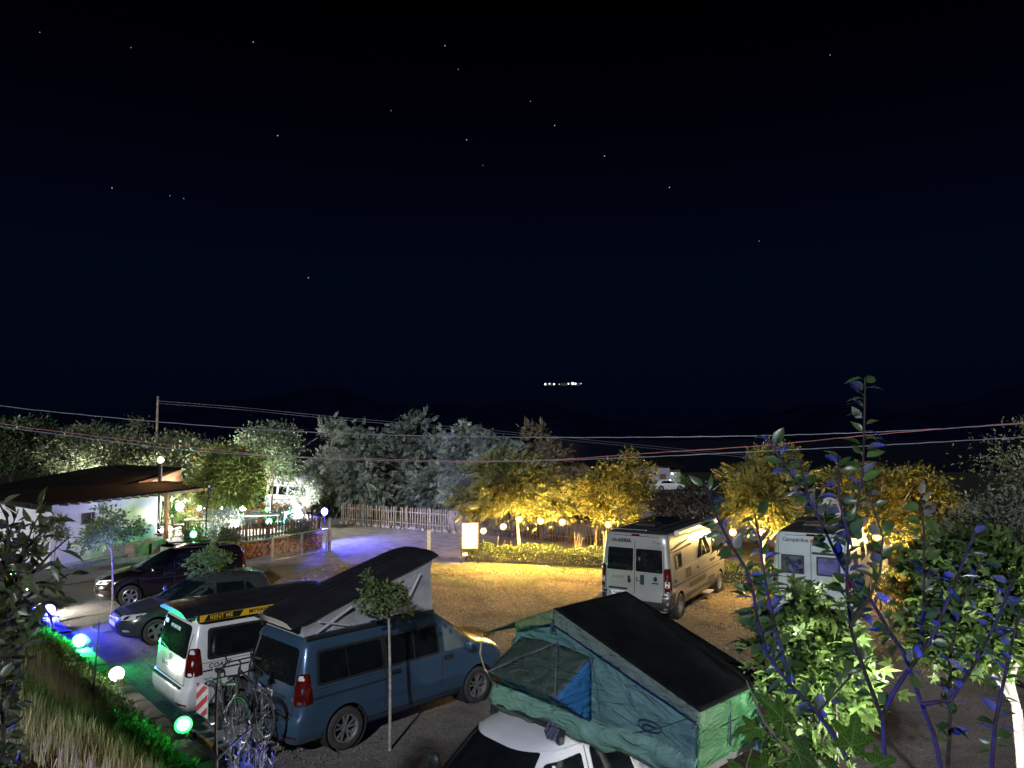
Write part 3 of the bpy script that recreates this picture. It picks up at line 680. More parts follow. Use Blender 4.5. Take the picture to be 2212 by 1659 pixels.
side_text(ban, 0, 'RENT ME', .47, -.898, 1.868, .105, M_YEL, .002); _, w_ = side_text(ban, 0, 'MYVANTURE.COM', 1.2, -.8945, 1.868, .105, M_INK, .003)
MB().box((1.2+w_+.14, -.8945, 1.905), (.07, .003, .07)).build('camera_icon', M_INK, ban); MB().box((1.2+w_+.14, -.898, 1.905), (.035, .003, .035)).build('icon_ring', M_YEL, ban)
MB().lathe([(.002, 0), (.038, 0)], 16, Matrix.Translation((1.2+w_+.27, -.8945, 1.905)) @ Matrix.Rotation(PI/2, 4, 'X')).build('social_icon', M_INK, ban)
side_text(ban, 0, 'f', 1.2+w_+.255, -.898, 1.878, .075, M_YEL, .003, 'icon_letter')
wv_.text('coast_lettering', 'R', 'COAST', .44, 1.02, .115, M_GREYINK, .004, .2, space=1.15)
wv_.text('window_lettering', 'B', 'MYVANTURE', .0, 1.60, .085, M_WHITEINK, .002, off=.016, center=True); wv_.patch('white_sticker', 'B', rect(.42, 1.62, .60, 1.70, .01), M_WHITEINK, .016)

# ---------------------------------------------------------------- tall panel vans
def duc(zs=1.0, L=6.0):
    k = L-6.0
    B = [(.30, .10, 5.80, .90), (.42, .02, 5.92, .98), (.55, .0, 5.97, 1.01), (.72, .02, 5.98, 1.02), (.78, .06, 5.97, 1.025), (1.0, .06, 5.93, 1.03), (1.2, .07, 5.78, 1.025), (1.34, .08, 5.5, 1.015), (1.42, .08, 5.28, 1.005), (1.7, .10, 5.05, .985), (2.05, .13, 4.72, .955), (2.2, .15, 4.55, .94), (2.34, .18, 4.36, .915), (2.43, .24, 4.2, .86), (2.5, .38, 4.0, .74), (2.53, .7, 3.6, .5)]
    return [(z if z < 1 else 1+(z-1)*zs, a, c+k, w) for z, a, c, w in B]
def panel_van(name, label, loc, yaw, pm, side_m, zs, cap, L=6.0):
    v = Veh(name, label, 'camper van', loc, yaw, duc(zs, L), pm, (.35, .23, .22, 'steel' if name != 'motorhome_van' else 'five', (1.015, L-.95), 1.01), ((.10, .22), (.45, .6)), arch=.06, cap=cap)
    for y in (-1, 1):
        tl = v.patch('tail_light', 'B', rpoly([(y*1.025, .82), (y*1.025, 1.52), (y*.86, 1.50), (y*.88, .84)], .03), M_RED, .014)
        v.patch('reverse_lamp', 'B', rect(y*.955-.06, 1.0, y*.955+.06, 1.16, .02), M_CLEAR, .018, tl)
        v.patch('corner_bumper', 'B', rect(y*.92-.10, .36, y*.92+.10, .80, .02), M_BLACK, .012)
        sd_ = 'L' if y > 0 else 'R'
        v.patch('tail_light_side', sd_, rpoly([(.08, .84), (.22, .86), (.2, 1.5), (.1, 1.52)], .02), M_RED, .012, tl)
        v.patch('bumper_side', sd_, rect(.06, .36, .55, .80, .02), M_BLACK if side_m is None else side_m, .008)
    v.patch('rear_bumper', 'B', rect(-.86, .36, .86, .60, .02), M_BLACK, .018)
    v.line('door_gap', 'B', [(0, .6), (0, 1+(2.38-1)*zs)], .016); v.line('door_gap', 'B', [(-.85, .6), (-.85, 1+1.36*zs), (.85, 1+1.36*zs), (.85, .6)], .012)
    v.patch('brake_lamp', 'B', rect(-.12, 1+1.39*zs-.03, .12, 1+1.39*zs+.02, .01), M_RED, .014)
    v.patch('windscreen', 'F', rpoly([(-.86, 1.44), (.86, 1.44), (.78, 1+1.1*zs), (-.78, 1+1.1*zs)], .08), M_GLASS, .008)
    for y in (-1, 1): v.patch('headlight', 'F', rpoly([(y*.98, .95), (y*.62, 1.0), (y*.66, 1.2), (y*.95, 1.3)], .04), M_CLEAR, .012)
    for sd_ in 'RL':
        v.patch('door_window', sd_, rpoly([(L-1.82, 1.44), (L-.85, 1.40), (L-.98, 1.55), (L-1.36, 2.0), (L-1.82, 2.02)], .06), M_GLASS, .008)
        v.line('panel_gap', sd_, [(L-1.9, .5), (L-1.9, 2.1)]); v.line('panel_gap', sd_, [(L-3.25, .5), (L-3.25, 2.15)]); v.line('panel_gap', sd_, [(.6, 1.38), (L-1.9, 1.38)], .05, pm if side_m is None else M_STEEL, .008)
        v.line('panel_gap', sd_, [(1.4, 1.08), (L-.5, 1.08)], .012); v.line('sill', sd_, [(1.45, .40), (L-1.4, .40)], .14, M_BLACK, .006)
        v.handle(sd_, L-1.72, 1.22); v.handle(sd_, L-2.02, 1.22)
    v.mirror(L-1.0, 1.02, 1.55)
    return v
P_SILVER = paint('silver_paint', (.36, .35, .35), .4, .34); P_OFFW = paint('cool_white_paint', (.40, .46, .46)); P_GREYB = mat('dark_grey_trim', (.07, .065, .06), .45)
av = panel_van('motorhome_van', 'silver camper van with big dark rear windows and a roof awning', (3.40, 21.3), 1.03, P_SILVER, P_GREYB, .985, 2.41)
av.patch('rear_window', 'B', rpoly([(.04, 1.38), (.83, 1.38), (.80, 2.0), (.04, 2.0)], .04), M_GLASS, .012); av.patch('rear_window', 'B', rpoly([(-.04, 1.38), (-.83, 1.38), (-.80, 2.0), (-.04, 2.0)], .04), M_GLASS, .012)
lg = av.line('brand_mark', 'B', [(.70, 2.20), (.64, 2.235), (.58, 2.20), (.64, 2.165), (.70, 2.20)], .022, M_INK, .014); av.line('brand_mark', 'B', [(.585, 2.24), (.545, 2.165)], .022, M_INK, .014)
av.text('brand_lettering', 'B', 'ADRIA', .52, 2.165, .125, M_INK, .009, space=1.12, off=.014); av.text('model_lettering', 'B', 'Twin', -.52, 2.15, .12, M_GREYINK, .0, off=.014)
av.text('maker_lettering', 'B', 'DUCATO', .68, 1.16, .085, M_GREYINK, .002, .3, off=.014)
av.plate('B', .47, .75, 'FW-048-ZX'); av.patch('number_plate_bar', 'B', rect(.2, .85, .78, .90, .02), M_BLACK, .016)
av.patch('rear_handle', 'B', rect(-.30, 1.03, -.18, 1.30, .04), M_BLACK, .03)
for k, (y, z, r) in enumerate(((.16, 1.20, .045), (.15, 1.11, .06), (-.07, 1.18, .025), (-.14, 1.13, .02), (-.08, 1.12, .02), (-.62, 1.21, .06))):
    av.patch('sticker', 'B', [(y+r*math.cos(a*PI/5), z+r*1.1*math.sin(a*PI/5)) for a in range(10)], M_INK, .016)
av.patch('oval_sticker', 'B', [(-.45+.07*math.cos(a*PI/6), 1.20+.045*math.sin(a*PI/6)) for a in range(12)], mat('teal_sticker', (.12, .25, .32), .4), .016)
av.patch('sticker', 'B', rect(-.72, 1.08, -.52, 1.11, .005), M_INK, .016)
av.patch('side_window', 'R', rect(.62, 1.40, 1.22, 1.86, .08), M_BLACK, .012); av.patch('side_window_glass', 'R', rect(.67, 1.45, 1.17, 1.81, .06), M_GLASS, .018)
sw = av.patch('sliding_door_window', 'R', rpoly([(2.62, 1.46), (3.95, 1.46), (3.95, 1.62), (3.5, 2.1), (3.05, 2.1)], .06), M_GLASS, .012)
av.line('hinged_frame', 'R', [(2.9, 1.47), (3.45, 1.47), (3.1, 1.95), (2.9, 1.47)], .03, M_STEEL, .06, sw)
for pts in ([(1.45, 1.05), (1.95, 1.05), (1.95, 1.33), (1.45, 1.33)], [(1.75, .72), (3.3, .72), (3.45, .80), (3.3, .90), (1.75, .86)], [(3.6, .62), (4.35, .62), (4.4, .74), (3.7, .74)]): av.patch('grey_graphic', 'R', rpoly(pts, .02), P_GREYB, .010)
av.patch('lower_trim', 'R', rect(1.45, .46, 4.6, .60, .02), P_GREYB, .012)
av.line('graphic_line', 'R', [(.3, 1.98), (1.9, 2.12), (2.2, 2.28), (2.6, 2.28)], .05, M_CHROME, .010); av.line('graphic_line', 'R', [(.3, 1.9), (2.2, 1.96)], .04, M_CHROME, .010)
av.line('swage_line', 'R', [(.3, .98), (4.9, .98)], .04, P_GREYB, .010); av.handle('R', .55, 1.12, w=.1); av.handle('R', 2.6, 1.2, w=.1)
av.box('awning_case', (2.75, -1.0, 2.40), (4.0, .14, .16), mat('cream_awning', (.62, .58, .50), .4), bev=.03)
for y in (-.62, .62): av.box('roof_rail', (2.1, y, 2.56), (3.2, .04, .04), M_BLACK)
av.box('solar_panel', (2.6, .1, 2.555), (1.5, .9, .035), M_GLASS, bev=.005); av.box('roof_hatch', (1.2, 0, 2.56), (.6, .6, .09), M_BLACK, bev=.03); av.box('roof_spoiler', (.42, .3, 2.47), (.06, 1.1, .05), M_STEEL)
av.box('entry_step', (3.3, -1.12, .36), (.55, .24, .05), M_STEEL)
for x in (5.22,): 
    w = MB().slab([(0, -.1, 0), (.5, -.1, 0), (.1, -.1, .14)], (0, .22, 0)).build('levelling_wedge', M_BLACK, None, av.root.matrix_basis @ Vector((x, -.9, 0)), (0, 0, 1.03)); tag(w, 'black levelling wedge under the front wheel of the silver camper', 'wedge')
cvn = panel_van('panel_van', 'cool white camper van with two small square rear windows', (8.05, 20.5), 1.04, P_OFFW, None, 1.06, 2.51)
for y in (.47, -.44):
    cvn.patch('rear_window', 'B', rect(y-.30, 1.42, y+.30, 1.92, .03), M_BLACK, .016); cvn.patch('rear_window_glass', 'B', rect(y-.26, 1.46, y+.26, 1.88, .02), mat('mirror_glass', (.06, .07, .07), .05, var=.9, scale=7, spec=1) if y > 0 else mat('blind_glass', (.10, .10, .24), .2, var=.5, scale=3), .022)
cvn.text('brand_lettering', 'B', 'Campérêve', .74, 2.28, .145, M_GREYINK, .004, off=.014); cvn.patch('red_dot', 'B', [(-.03+.05*math.cos(a*PI/8), 2.32+.05*math.sin(a*PI/8)) for a in range(16)], mat('pink_dot', (.45, .06, .09), .5), .014)
cvn.plate('B', .47, .78, 'FH-014-SB'); cvn.patch('number_plate_bar', 'B', rect(.14, .90, .80, .945, .01), M_BLACK, .016); cvn.patch('rear_handle', 'B', rect(-.30, 1.0, -.14, 1.26, .06), M_BLACK, .03)
cvn.patch('hinge_strip', 'B', rect(-.84, .72, -.03, .79, .01), M_BLACK, .012); cvn.patch('hinge_strip', 'B', rect(-.84, 1.97, -.03, 2.03, .01), M_BLACK, .012)
cvn.patch('side_window', 'R', rect(.8, 1.5, 1.7, 1.95, .08), M_GLASS, .014); cvn.patch('side_window', 'R', rect(2.6, 1.5, 3.6, 2.0, .08), M_GLASS, .014)
cvn.box('awning_case', (2.6, -1.0, 2.52), (3.4, .14, .16), P_OFFW, bev=.03); cvn.box('roof_hatch', (1.4, 0, 2.63), (.7, .7, .08), mat('brown_hatch', (.10, .07, .05), .5), bev=.03); cvn.box('roof_rack', (2.3, .3, 2.66), (1.2, .8, .05), M_BLACK)
dish = MB(); Md = Matrix.Translation((0, 0, .48)) @ Matrix.Rotation(math.radians(78), 4, 'Y') @ Matrix.Rotation(PI, 4, 'X')
dish.lathe([(.01, .0), (.15, .012), (.29, .05), (.32, .075), (.315, .085), (.15, .03), (.01, .02)], 28, Md); dish.mi = 1; dish.tube([(0, 0, .06), (0, 0, .42)], .03, 8); dish.lathe([(.16, 0), (.16, .08), (.1, .1)], 16, None, True)
dmsh = dish.build('satellite_dish', [mat('dish_grey', (.50, .46, .44), .5), M_STEEL], cvn.root, (1.75, -.35, 2.62), (0, 0, -.3), True)

# white minibus beyond the terrace
MBL = [(z*.98, a, c-.6, w*.93) for z, a, c, w in duc(1.0)]
MBL = [(.30, .1, 5.0, .84), (.45, 0, 5.15, .92), (.7, 0, 5.2, .94), (.95, .04, 5.1, .95), (1.08, .05, 4.7, .945), (1.16, .06, 4.2, .935), (1.55, .1, 3.75, .89), (1.95, .14, 3.35, .85), (2.0, .14, 3.3, .865), (2.3, .2, 2.95, .80), (2.45, .3, 2.7, .68), (2.53, .6, 2.2, .45)]
mv = Veh('minibus', 'white high-roofed minibus parked beyond the terrace under the trees', 'minibus', (-15.6, 49.4), -.42, MBL, paint('minibus_white', (.62, .62, .66)), (.34, .2, .2, 'steel', (1.1, 4.2), .93), ((.12, .25), (.35, .5)))
for sd_ in 'RL':
    for a, c in ((.35, 1.05), (1.2, 1.85), (2.0, 2.8)): mv.patch('side_window', sd_, rpoly([(a, 1.3), (c, 1.3), (c, 1.82), (a+.03, 1.82)], .05), M_GLASS, .008)
    mv.patch('door_window', sd_, rpoly([(2.95, 1.3), (3.75, 1.3), (3.35, 1.82), (2.95, 1.82)], .05), M_GLASS, .008)
    mv.line('panel_gap', sd_, [(2.87, .45), (2.87, 1.9)]); mv.line('body_stripe', sd_, [(.2, 1.0), (4.2, 1.0)], .03, M_GREYINK); mv.line('roof_mark', sd_, [(1.7, 2.15), (2.3, 2.15)], .08, M_GREYINK)
    mv.line('roof_gutter', sd_, [(.3, 1.98), (3.2, 1.98)], .03, M_GAP)
mv.patch('windscreen', 'F', rpoly([(-.78, 1.2), (.78, 1.2), (.72, 1.9), (-.72, 1.9)], .06), M_GLASS, .01)
for y in (-1, 1):
    h_ = mv.patch('headlight', 'F', rpoly([(y*.88, .78), (y*.5, .78), (y*.5, .95), (y*.88, .95)], .02), M_CLEAR, .014); mv.patch('indicator', 'L' if y > 0 else 'R', rect(4.7, .78, 5.0, .95, .02), mat('amber_lens', (.5, .15, .02), .2), .01, h_)
mv.patch('grille', 'F', rect(-.46, .76, .46, .95, .02), M_BLACK, .012); mv.mirror(3.7, .92, 1.35)

# ---------------------------------------------------------------- two cars with their noses to the left
MPV = [(.22, .12, 4.22, .76), (.32, .03, 4.34, .84), (.45, .0, 4.39, .875), (.58, .0, 4.40, .892), (.70, .03, 4.37, .90), (.80, .04, 4.27, .905), (.88, .05, 4.10, .90), (.96, .06, 3.75, .895), (1.02, .07, 3.42, .885), (1.07, .08, 3.2, .872), (1.3, .12, 2.82, .80), (1.48, .2, 2.48, .735), (1.56, .28, 2.22, .69), (1.62, .45, 1.9, .60), (1.655, .8, 1.5, .42)]
P_BROWN = paint('dark_brown_paint', (.012, .008, .009), .3, .2)
mp = Veh('people_carrier', 'dark brown people carrier parked by the white building', 'car', (-8.95, 25.45), 3.665, MPV, P_BROWN, (.325, .21, .215, 'six', (.80, 3.46), .885), ((.25, .35), (.6, .65)), 'cars parked nose to the bank', arch=.05)
SK = [(.18, .12, 3.82, .72), (.28, .03, 3.94, .81), (.40, .0, 3.99, .845), (.54, .0, 4.0, .862), (.66, .04, 3.96, .868), (.74, .06, 3.84, .866), (.80, .07, 3.62, .862), (.87, .08, 3.25, .856), (.92, .10, 2.98, .848), (.96, .12, 2.82, .838), (1.1, .14, 2.58, .785), (1.25, .22, 2.30, .73), (1.34, .30, 2.10, .68), (1.41, .42, 1.88, .61), (1.455, .72, 1.5, .46)]
P_GREY = paint('graphite_paint', (.075, .080, .092), .55, .25)
sk = Veh('hatchback_car', 'graphite grey hatchback parked between the brown car and the white camper', 'car', (-7.0, 21.75), 3.86, SK, P_GREY, (.31, .205, .215, 'five', (.72, 3.19), .852), ((.25, .35), (.6, .62)), 'cars parked nose to the bank', arch=.05)
for v, wins, zb, wsz, L in ((mp, ([(.5, 1.10), (1.25, 1.08), (1.25, 1.45), (.72, 1.46)], [(1.32, 1.08), (2.2, 1.06), (2.15, 1.49), (1.32, 1.47)], [(2.28, 1.06), (3.1, 1.05), (2.72, 1.30), (2.5, 1.42), (2.28, 1.48)]), 1.03, 1.55, 4.4), (sk, ([(.62, .98), (.92, .95), (.92, 1.24), (.84, 1.24)], [(.97, .95), (1.72, .94), (1.70, 1.30), (.97, 1.27)], [(1.79, .94), (2.75, .95), (2.45, 1.14), (2.15, 1.27), (1.79, 1.30)]), .93, 1.33, 4.0)):
    for sd_ in 'RL':
        for w in wins: v.patch('side_window', sd_, rpoly(w, .04), M_GLASS, .006)
        for x in (wins[1][0][0]-.03, wins[2][0][0]-.03): v.line('panel_gap', sd_, [(x, .35), (x, wins[1][2][1])])
        v.line('panel_gap', sd_, [(L-1.22, .42), (L-1.2, zb-.05)]); v.line('swage_line', sd_, [(.3, zb-.20), (L-1.1, zb-.22)], .015, M_GAP)
        v.line('window_trim', sd_, [wins[0][0], wins[2][1]], .02, M_CHROME, .010)
        v.handle(sd_, wins[1][0][0]+.15, zb-.12, v.paint); v.handle(sd_, wins[2][0][0]+.15, zb-.12, v.paint)
        v.line('sill', sd_, [(1.1, .27), (L-1.2, .27)], .06, M_BLACK)
    lo_ = v.lv[8][0]
    v.patch('windscreen', 'F', rpoly([(-.68, zb+.03), (.68, zb+.03), (.57, wsz), (-.57, wsz)], .06), M_GLASS, .008)
    v.patch('rear_glass', 'B', rpoly([(-.6, zb+.04), (.6, zb+.04), (.5, wsz-.1), (-.5, wsz-.1)], .06), M_GLASS, .010)
    hz = .66 if v is sk else .72
    for y in (-1, 1):
        hl = v.patch('headlight', 'F', rpoly([(y*.80, hz), (y*.36, hz-.03), (y*.40, hz+.07), (y*.78, hz+.13)], .03), M_CLEAR, .010)
        v.patch('headlight_bowl', 'F', [(y*.58+.05*math.cos(a*PI/6), hz+.03+.04*math.sin(a*PI/6)) for a in range(12)], M_CHROME, .014, hl)
        v.patch('tail_light', 'B', rpoly([(y*.83, zb-.25), (y*.6, zb-.23), (y*.62, zb-.05 if v is sk else zb+.32), (y*.80, zb-.03 if v is sk else zb+.36)], .03), M_RED, .012)
        v.patch('fog_lamp', 'F', rect(y*.62-.07, .36, y*.62+.07, .41, .02), M_CLEAR, .012)
    v.patch('grille', 'F', rpoly([(-.36, hz-.03), (.36, hz-.03), (.34, hz+.05), (-.34, hz+.05)], .02), M_BLACK, .010); v.patch('lower_grille', 'F', rect(-.55, .30, .55, .42, .03), M_BLACK, .008)
    v.line('grille_trim', 'F', [(-.38, hz+.06), (.38, hz+.06)], .016, M_CHROME, .014)
    pf = v.patch('number_plate', 'F', rect(-.26, .45, .26, .56, .01), M_PLATE, .015)
    v.line('bonnet_gap', 'F', [(-.72, zb-.0), (.72, zb-.0)], .02, M_GAP, .004); v.patch('bonnet_badge', 'F', [(.045*math.cos(a*PI/6), hz+.09+.03*math.sin(a*PI/6)) for a in range(12)], M_CHROME, .012)
    v.mirror(L-1.55, .86, zb+.06, v.paint)
    if v is mp:
        for y in (-.66, .66): v.box('roof_rail', (1.35, y, 1.64), (1.9, .035, .04), M_BLACK, bev=.01)
    else: v.box('tail_spoiler', (.33, 0, 1.385), (.22, 1.0, .03), v.paint)
    MB().tube([(0, 0, 0), (-.12, 0, .16)], .008, 5).build('aerial', M_BLACK, v.root, (.9 if v is mp else 1.0, 0, v.lv[-1][0]-.02))
# ---------------------------------------------------------------- white pickup with the roof tent
PU = [(.36, .06, 4.78, .78), (.46, .02, 4.90, .84), (.60, 0, 4.95, .862), (.78, .02, 4.95, .875), (.90, .03, 4.88, .875), (.98, .04, 4.70, .87), (1.02, .06, 4.45, .865), (1.035, 1.60, 4.30, .862), (1.07, 1.64, 4.02, .855), (1.11, 1.66, 3.86, .845), (1.35, 1.72, 3.62, .775), (1.60, 1.80, 3.36, .69), (1.66, 1.83, 3.28, .665), (1.71, 1.90, 3.18, .61), (1.74, 2.05, 3.02, .50), (1.755, 2.3, 2.8, .35)]
pyaw = math.atan2(-.65, -.76)
P_PW = paint('pickup_white', (.60, .60, .62))
pk = Veh('pickup_truck', 'white pickup truck carrying the green roof tent', 'pickup', (2.33, 11.20), pyaw, PU, P_PW, (.36, .24, .2, 'six', (.95, 3.95), .86), ((.12, .25), (.5, .5)), arch=.07)
pk.patch('windscreen', 'F', rpoly([(-.74, 1.13), (.74, 1.13), (.57, 1.645), (-.57, 1.645)], .03), M_GLASS, .014, cut=.07)
for sd_ in 'RL':
    pk.patch('door_window', sd_, rpoly([(2.62, 1.15), (3.60, 1.14), (3.14, 1.56), (2.62, 1.57)], .04), M_GLASS, .008); pk.patch('rear_side_window', sd_, rpoly([(1.80, 1.15), (2.48, 1.15), (2.48, 1.60), (1.92, 1.58)], .05), M_GLASS, .008)
    pk.line('panel_gap', sd_, [(2.55, .5), (2.55, 1.66)]); pk.line('panel_gap', sd_, [(3.72, .5), (3.72, 1.1)]); pk.line('panel_gap', sd_, [(1.62, .5), (1.62, 1.03)]); pk.line('drip_rail', sd_, [(1.9, 1.645), (3.25, 1.645)], .03, P_PW, .02)
    pk.handle(sd_, 2.72, 1.0)
for y in (-1, 1):
    pk.patch('headlight', 'F', rpoly([(y*.84, .78), (y*.5, .8), (y*.5, .95), (y*.82, .96)], .03), M_CLEAR, .012); pk.patch('tail_light', 'B', rect(y*.83-.06, .6, y*.83+.06, .95, .02), M_RED, .012)
pk.patch('grille', 'F', rect(-.45, .78, .45, .93, .02), M_BLACK, .01); pk.mirror(3.5, .82, 1.18)
for y in (-.30, 0, .30): pk.box('cover_rib', (.84, y, 1.045), (1.45, .06, .03), P_PW)
for y in (-1, 1): MB().slab([(1.62, y*.72, 1.03), (1.05, y*.72, 1.03), (1.50, y*.60, 1.48), (1.66, y*.60, 1.52)], (0, -y*.05, 0)).build('roll_bar_fin', P_PW, pk.root)
MB().tube([(1.58, -.62, 1.49), (1.58, .62, 1.49)], .035, 8).build('roll_bar', M_STEEL, pk.root)
for x in (2.2, 2.85):
    pk.box('roof_bar', (x, 0, 1.84), (.06, 1.35, .04), M_BLACK)
    for y in (-.6, .6): pk.box('bar_foot', (x, y, 1.755), (.09, .07, .15), M_BLACK)

# tent frame: e runs along the unfolded length, w across it
TE = Vector((.694, -.720, 0)); TW = Vector((.720, .694, 0)); TO = Vector((-.21, 9.81, 1.95))
def tp(e, w, z): return TO+TE*e+TW*w+Vector((0, 0, z))
def onface(px, py, w):
    d = ray(px, py); c = Vector((0, 0, EYE)); k = (TO+TW*w-c).dot(TW)/d.dot(TW); p = c+d*k-TO
    return (p.dot(TE), w, p.z)
tent = empty('roof_tent', TO, 0, 'green roof tent unfolded over the white pickup with a fly sheet black in shade', 'tent')
def fabric(name, c, c2=None, tr=.25):
    m, t, b = nodes(name); b.inputs['Roughness'].default_value = .6; b.inputs['Specular IOR Level'].default_value = .3
    tc = t.nodes.new('ShaderNodeTexCoord'); n1 = t.nodes.new('ShaderNodeTexNoise'); n1.inputs['Scale'].default_value = 2.2; n1.inputs['Detail'].default_value = 3; n1.inputs['Distortion'].default_value = 1.2
    mp_ = t.nodes.new('ShaderNodeMapping'); mp_.inputs['Scale'].default_value = (1, 1, 2.6); mp_.inputs['Rotation'].default_value = (.5, .3, 0)
    t.links.new(tc.outputs['Object'], mp_.inputs[0]); t.links.new(mp_.outputs[0], n1.inputs['Vector'])
    rp = t.nodes.new('ShaderNodeValToRGB'); rp.color_ramp.elements[0].color = (*[q*.85 for q in c], 1); rp.color_ramp.elements[1].color = (*(c2 or [q*1.12 for q in c]), 1)
    t.links.new(n1.outputs['Fac'], rp.inputs[0]); t.links.new(rp.outputs[0], b.inputs['Base Color'])
    bp = t.nodes.new('ShaderNodeBump'); bp.inputs['Strength'].default_value = 1.0; bp.inputs['Distance'].default_value = .11; t.links.new(n1.outputs['Fac'], bp.inputs['Height']); t.links.new(bp.outputs[0], b.inputs['Normal'])
    return m
M_TENT = fabric('tent_cloth', (.085, .175, .14)); M_FLY_SHADE = mat('black_fly', (.006, .007, .007), .8, var=.3, scale=3, bump=.2, bscale=8, spec=.1); M_FLYG = fabric('green_fly', (.12, .17, .075)); M_CANO = fabric('dark_mesh_canopy', (.035, .055, .042)); M_GUS = fabric('teal_gusset', (.02, .10, .22))  # main fly panel near-black: its lack of light put into the colour
M_STRAP = mat('dark_strap', (.02, .02, .06), .7)
from mathutils import noise as mnoise
def cloth(name, poly, m, thick=.012, wr=.034, cut=.10, sag=0.0, parent=tent, seed=0):
    """a sheet of cloth through 3D points (in tent e, w, z), creased and slightly slack"""
    bm = bmesh.new(); vs = [bm.verts.new(Vector(p)) for p in poly]; bm.faces.new(vs); bmesh.ops.triangulate(bm, faces=bm.faces); bm.normal_update()
    border = {e for e in bm.edges if e.is_boundary}
    for _ in range(6):
        ed = [e for e in bm.edges if e.calc_length() > cut]
        if not ed: break
        bmesh.ops.subdivide_edges(bm, edges=ed, cuts=1); bmesh.ops.triangulate(bm, faces=bm.faces)
    bm.normal_update(); bmesh.ops.recalc_face_normals(bm, faces=bm.faces); bm.normal_update()
    mv_ = {}
    for v in bm.verts:
        e = .35 if v.is_boundary else 1.0; p = v.co
        q = mnoise.noise(Vector((p.x*2.4+seed, p.y*2.4, p.z*5.5+p.x*1.8)))*1.0+.5*mnoise.noise(Vector((p.x*7+seed, p.y*7, p.z*9)))
        mv_[v] = v.normal*(q*wr*e)-Vector((0, 0, sag*(0 if v.is_boundary else 1)))
    for v, d in mv_.items(): v.co += d
    for v in bm.verts: v.co = TE*v.co.x+TW*v.co.y+Vector((0, 0, v.co.z))
    me = bpy.data.meshes.new(name); bm.to_mesh(me); bm.free(); me.materials.append(m); me.shade_smooth()
    o = link_mesh(name, me, parent); md = o.modifiers.new('s', 'SOLIDIFY'); md.thickness = thick; md.offset = 0
    return o
TWD = 1.25
M_SKIRT = fabric('pale_green_cover', (.13, .25, .18))
A1, AT, A2 = onface(1126, 1376, -.005), onface(1203, 1389, -.005), onface(1277, 1421, -.005)
T1, T2 = onface(1053, 1452, -.55), onface(1199, 1508, -.50); G_ = onface(1277, 1560, -.02)
for w_, nm in ((0, 'side_wall'), (TWD, 'side_wall')):
    cloth(nm, [(0, w_, -.05), (.55, w_, -.05), (1.5, w_, -.05), (2.94, w_, -.05), (2.96, w_, .56), (1.9, w_, .92), (1.08, w_, 1.20), (.42, w_, .92)], M_TENT, seed=w_*3)
cloth('end_wall', [(2.95, 0, -.05), (2.95, TWD, -.05), (2.97, TWD, .56), (2.97, 0, .56)], fabric('green_end_cloth', (.024, .10, .036)), seed=4)  # green lamp's tint put into the right end wall's colour
cloth('end_wall', [(0, 0, -.05), (0, TWD, -.05), (.42, TWD, .92), (.42, 0, .92)], M_TENT, seed=5)
cloth('fly_sheet', [(1.08, -.07, 1.25), (3.04, -.07, .575), (3.04, TWD+.07, .575), (1.08, TWD+.07, 1.25)], M_FLY_SHADE, wr=.006, seed=6)
cloth('fly_skirt', [(1.08, -.07, 1.25), (3.04, -.07, .575), (3.02, -.09, .47), (1.09, -.10, 1.09)], fabric('olive_fly_edge', (.10, .14, .10)), wr=.02, seed=7)
cloth('awning_fly', [(1.08, -.07, 1.25), (.45, -.09, .99), (.47, -.10, .90), (1.09, -.10, 1.09)], M_FLYG, wr=.016, seed=8)
Lp = onface(1042, 1368, -.02)
cloth('awning_fly', [(1.08, -.07, 1.25), (.45, -.09, .99), (.45, TWD+.07, .99), (1.08, TWD+.07, 1.25)], M_FLYG, wr=.012, seed=9)
cloth('awning_fly', [(.45, -.09, .99), Lp, (Lp[0]+.15, TWD-.1, Lp[2]), (.45, TWD+.07, .99)], M_FLYG, wr=.014, seed=10)
mid = ((T1[0]+T2[0])/2, (T1[1]+T2[1])/2, (T1[2]+T2[2])/2+.06)
cloth('window_canopy', [A1, AT, T1], M_CANO, wr=.012, seed=11); cloth('window_canopy', [AT, T2, T1], M_CANO, wr=.018, seed=12); cloth('window_canopy', [AT, A2, T2], M_CANO, wr=.012, seed=13)
cloth('canopy_gusset', [A2, T2, G_], M_GUS, wr=.008, seed=14)
MB().slab([tp(*p)-TO for p in ((0.02, .02, -.14), (2.93, .02, -.14), (2.93, TWD-.02, -.14), (.02, TWD-.02, -.14))], (0, 0, .09)).build('floor_panel', mat('tent_floor', (.05, .05, .05), .6), tent)
w2 = lambda p: tp(*p)-TO
def ruffle(w_, sg):                                            # loose transit cover hanging round the base, gathered and uneven
    N = 44; rows = 5; V_ = []
    for i in range(N+1):
        e = -.03+3.0*i/N; lo_ = -.17-.035*math.sin(e*5.1)-.02*math.sin(e*11+1); hi_ = .12+.03*math.sin(e*3.3+.5)
        for j in range(rows):
            u = j/(rows-1); z = hi_+(lo_-hi_)*u; V_.append(w2((e, w_+sg*(.012+.05*math.sin(PI*u)+.018*math.sin(e*17+3*u)+.010*mnoise.noise(Vector((e*6, u*3, w_)))), z)))
    o = MB().add(V_, [(i*rows+j, i*rows+j+1, (i+1)*rows+j+1, (i+1)*rows+j) for i in range(N) for j in range(rows-1)]).build('base_cover', M_SKIRT, tent, smooth=True, ang=80)
    md = o.modifiers.new('s', 'SOLIDIFY'); md.thickness = .01
ruffle(-.005, -1); ruffle(TWD+.005, 1)
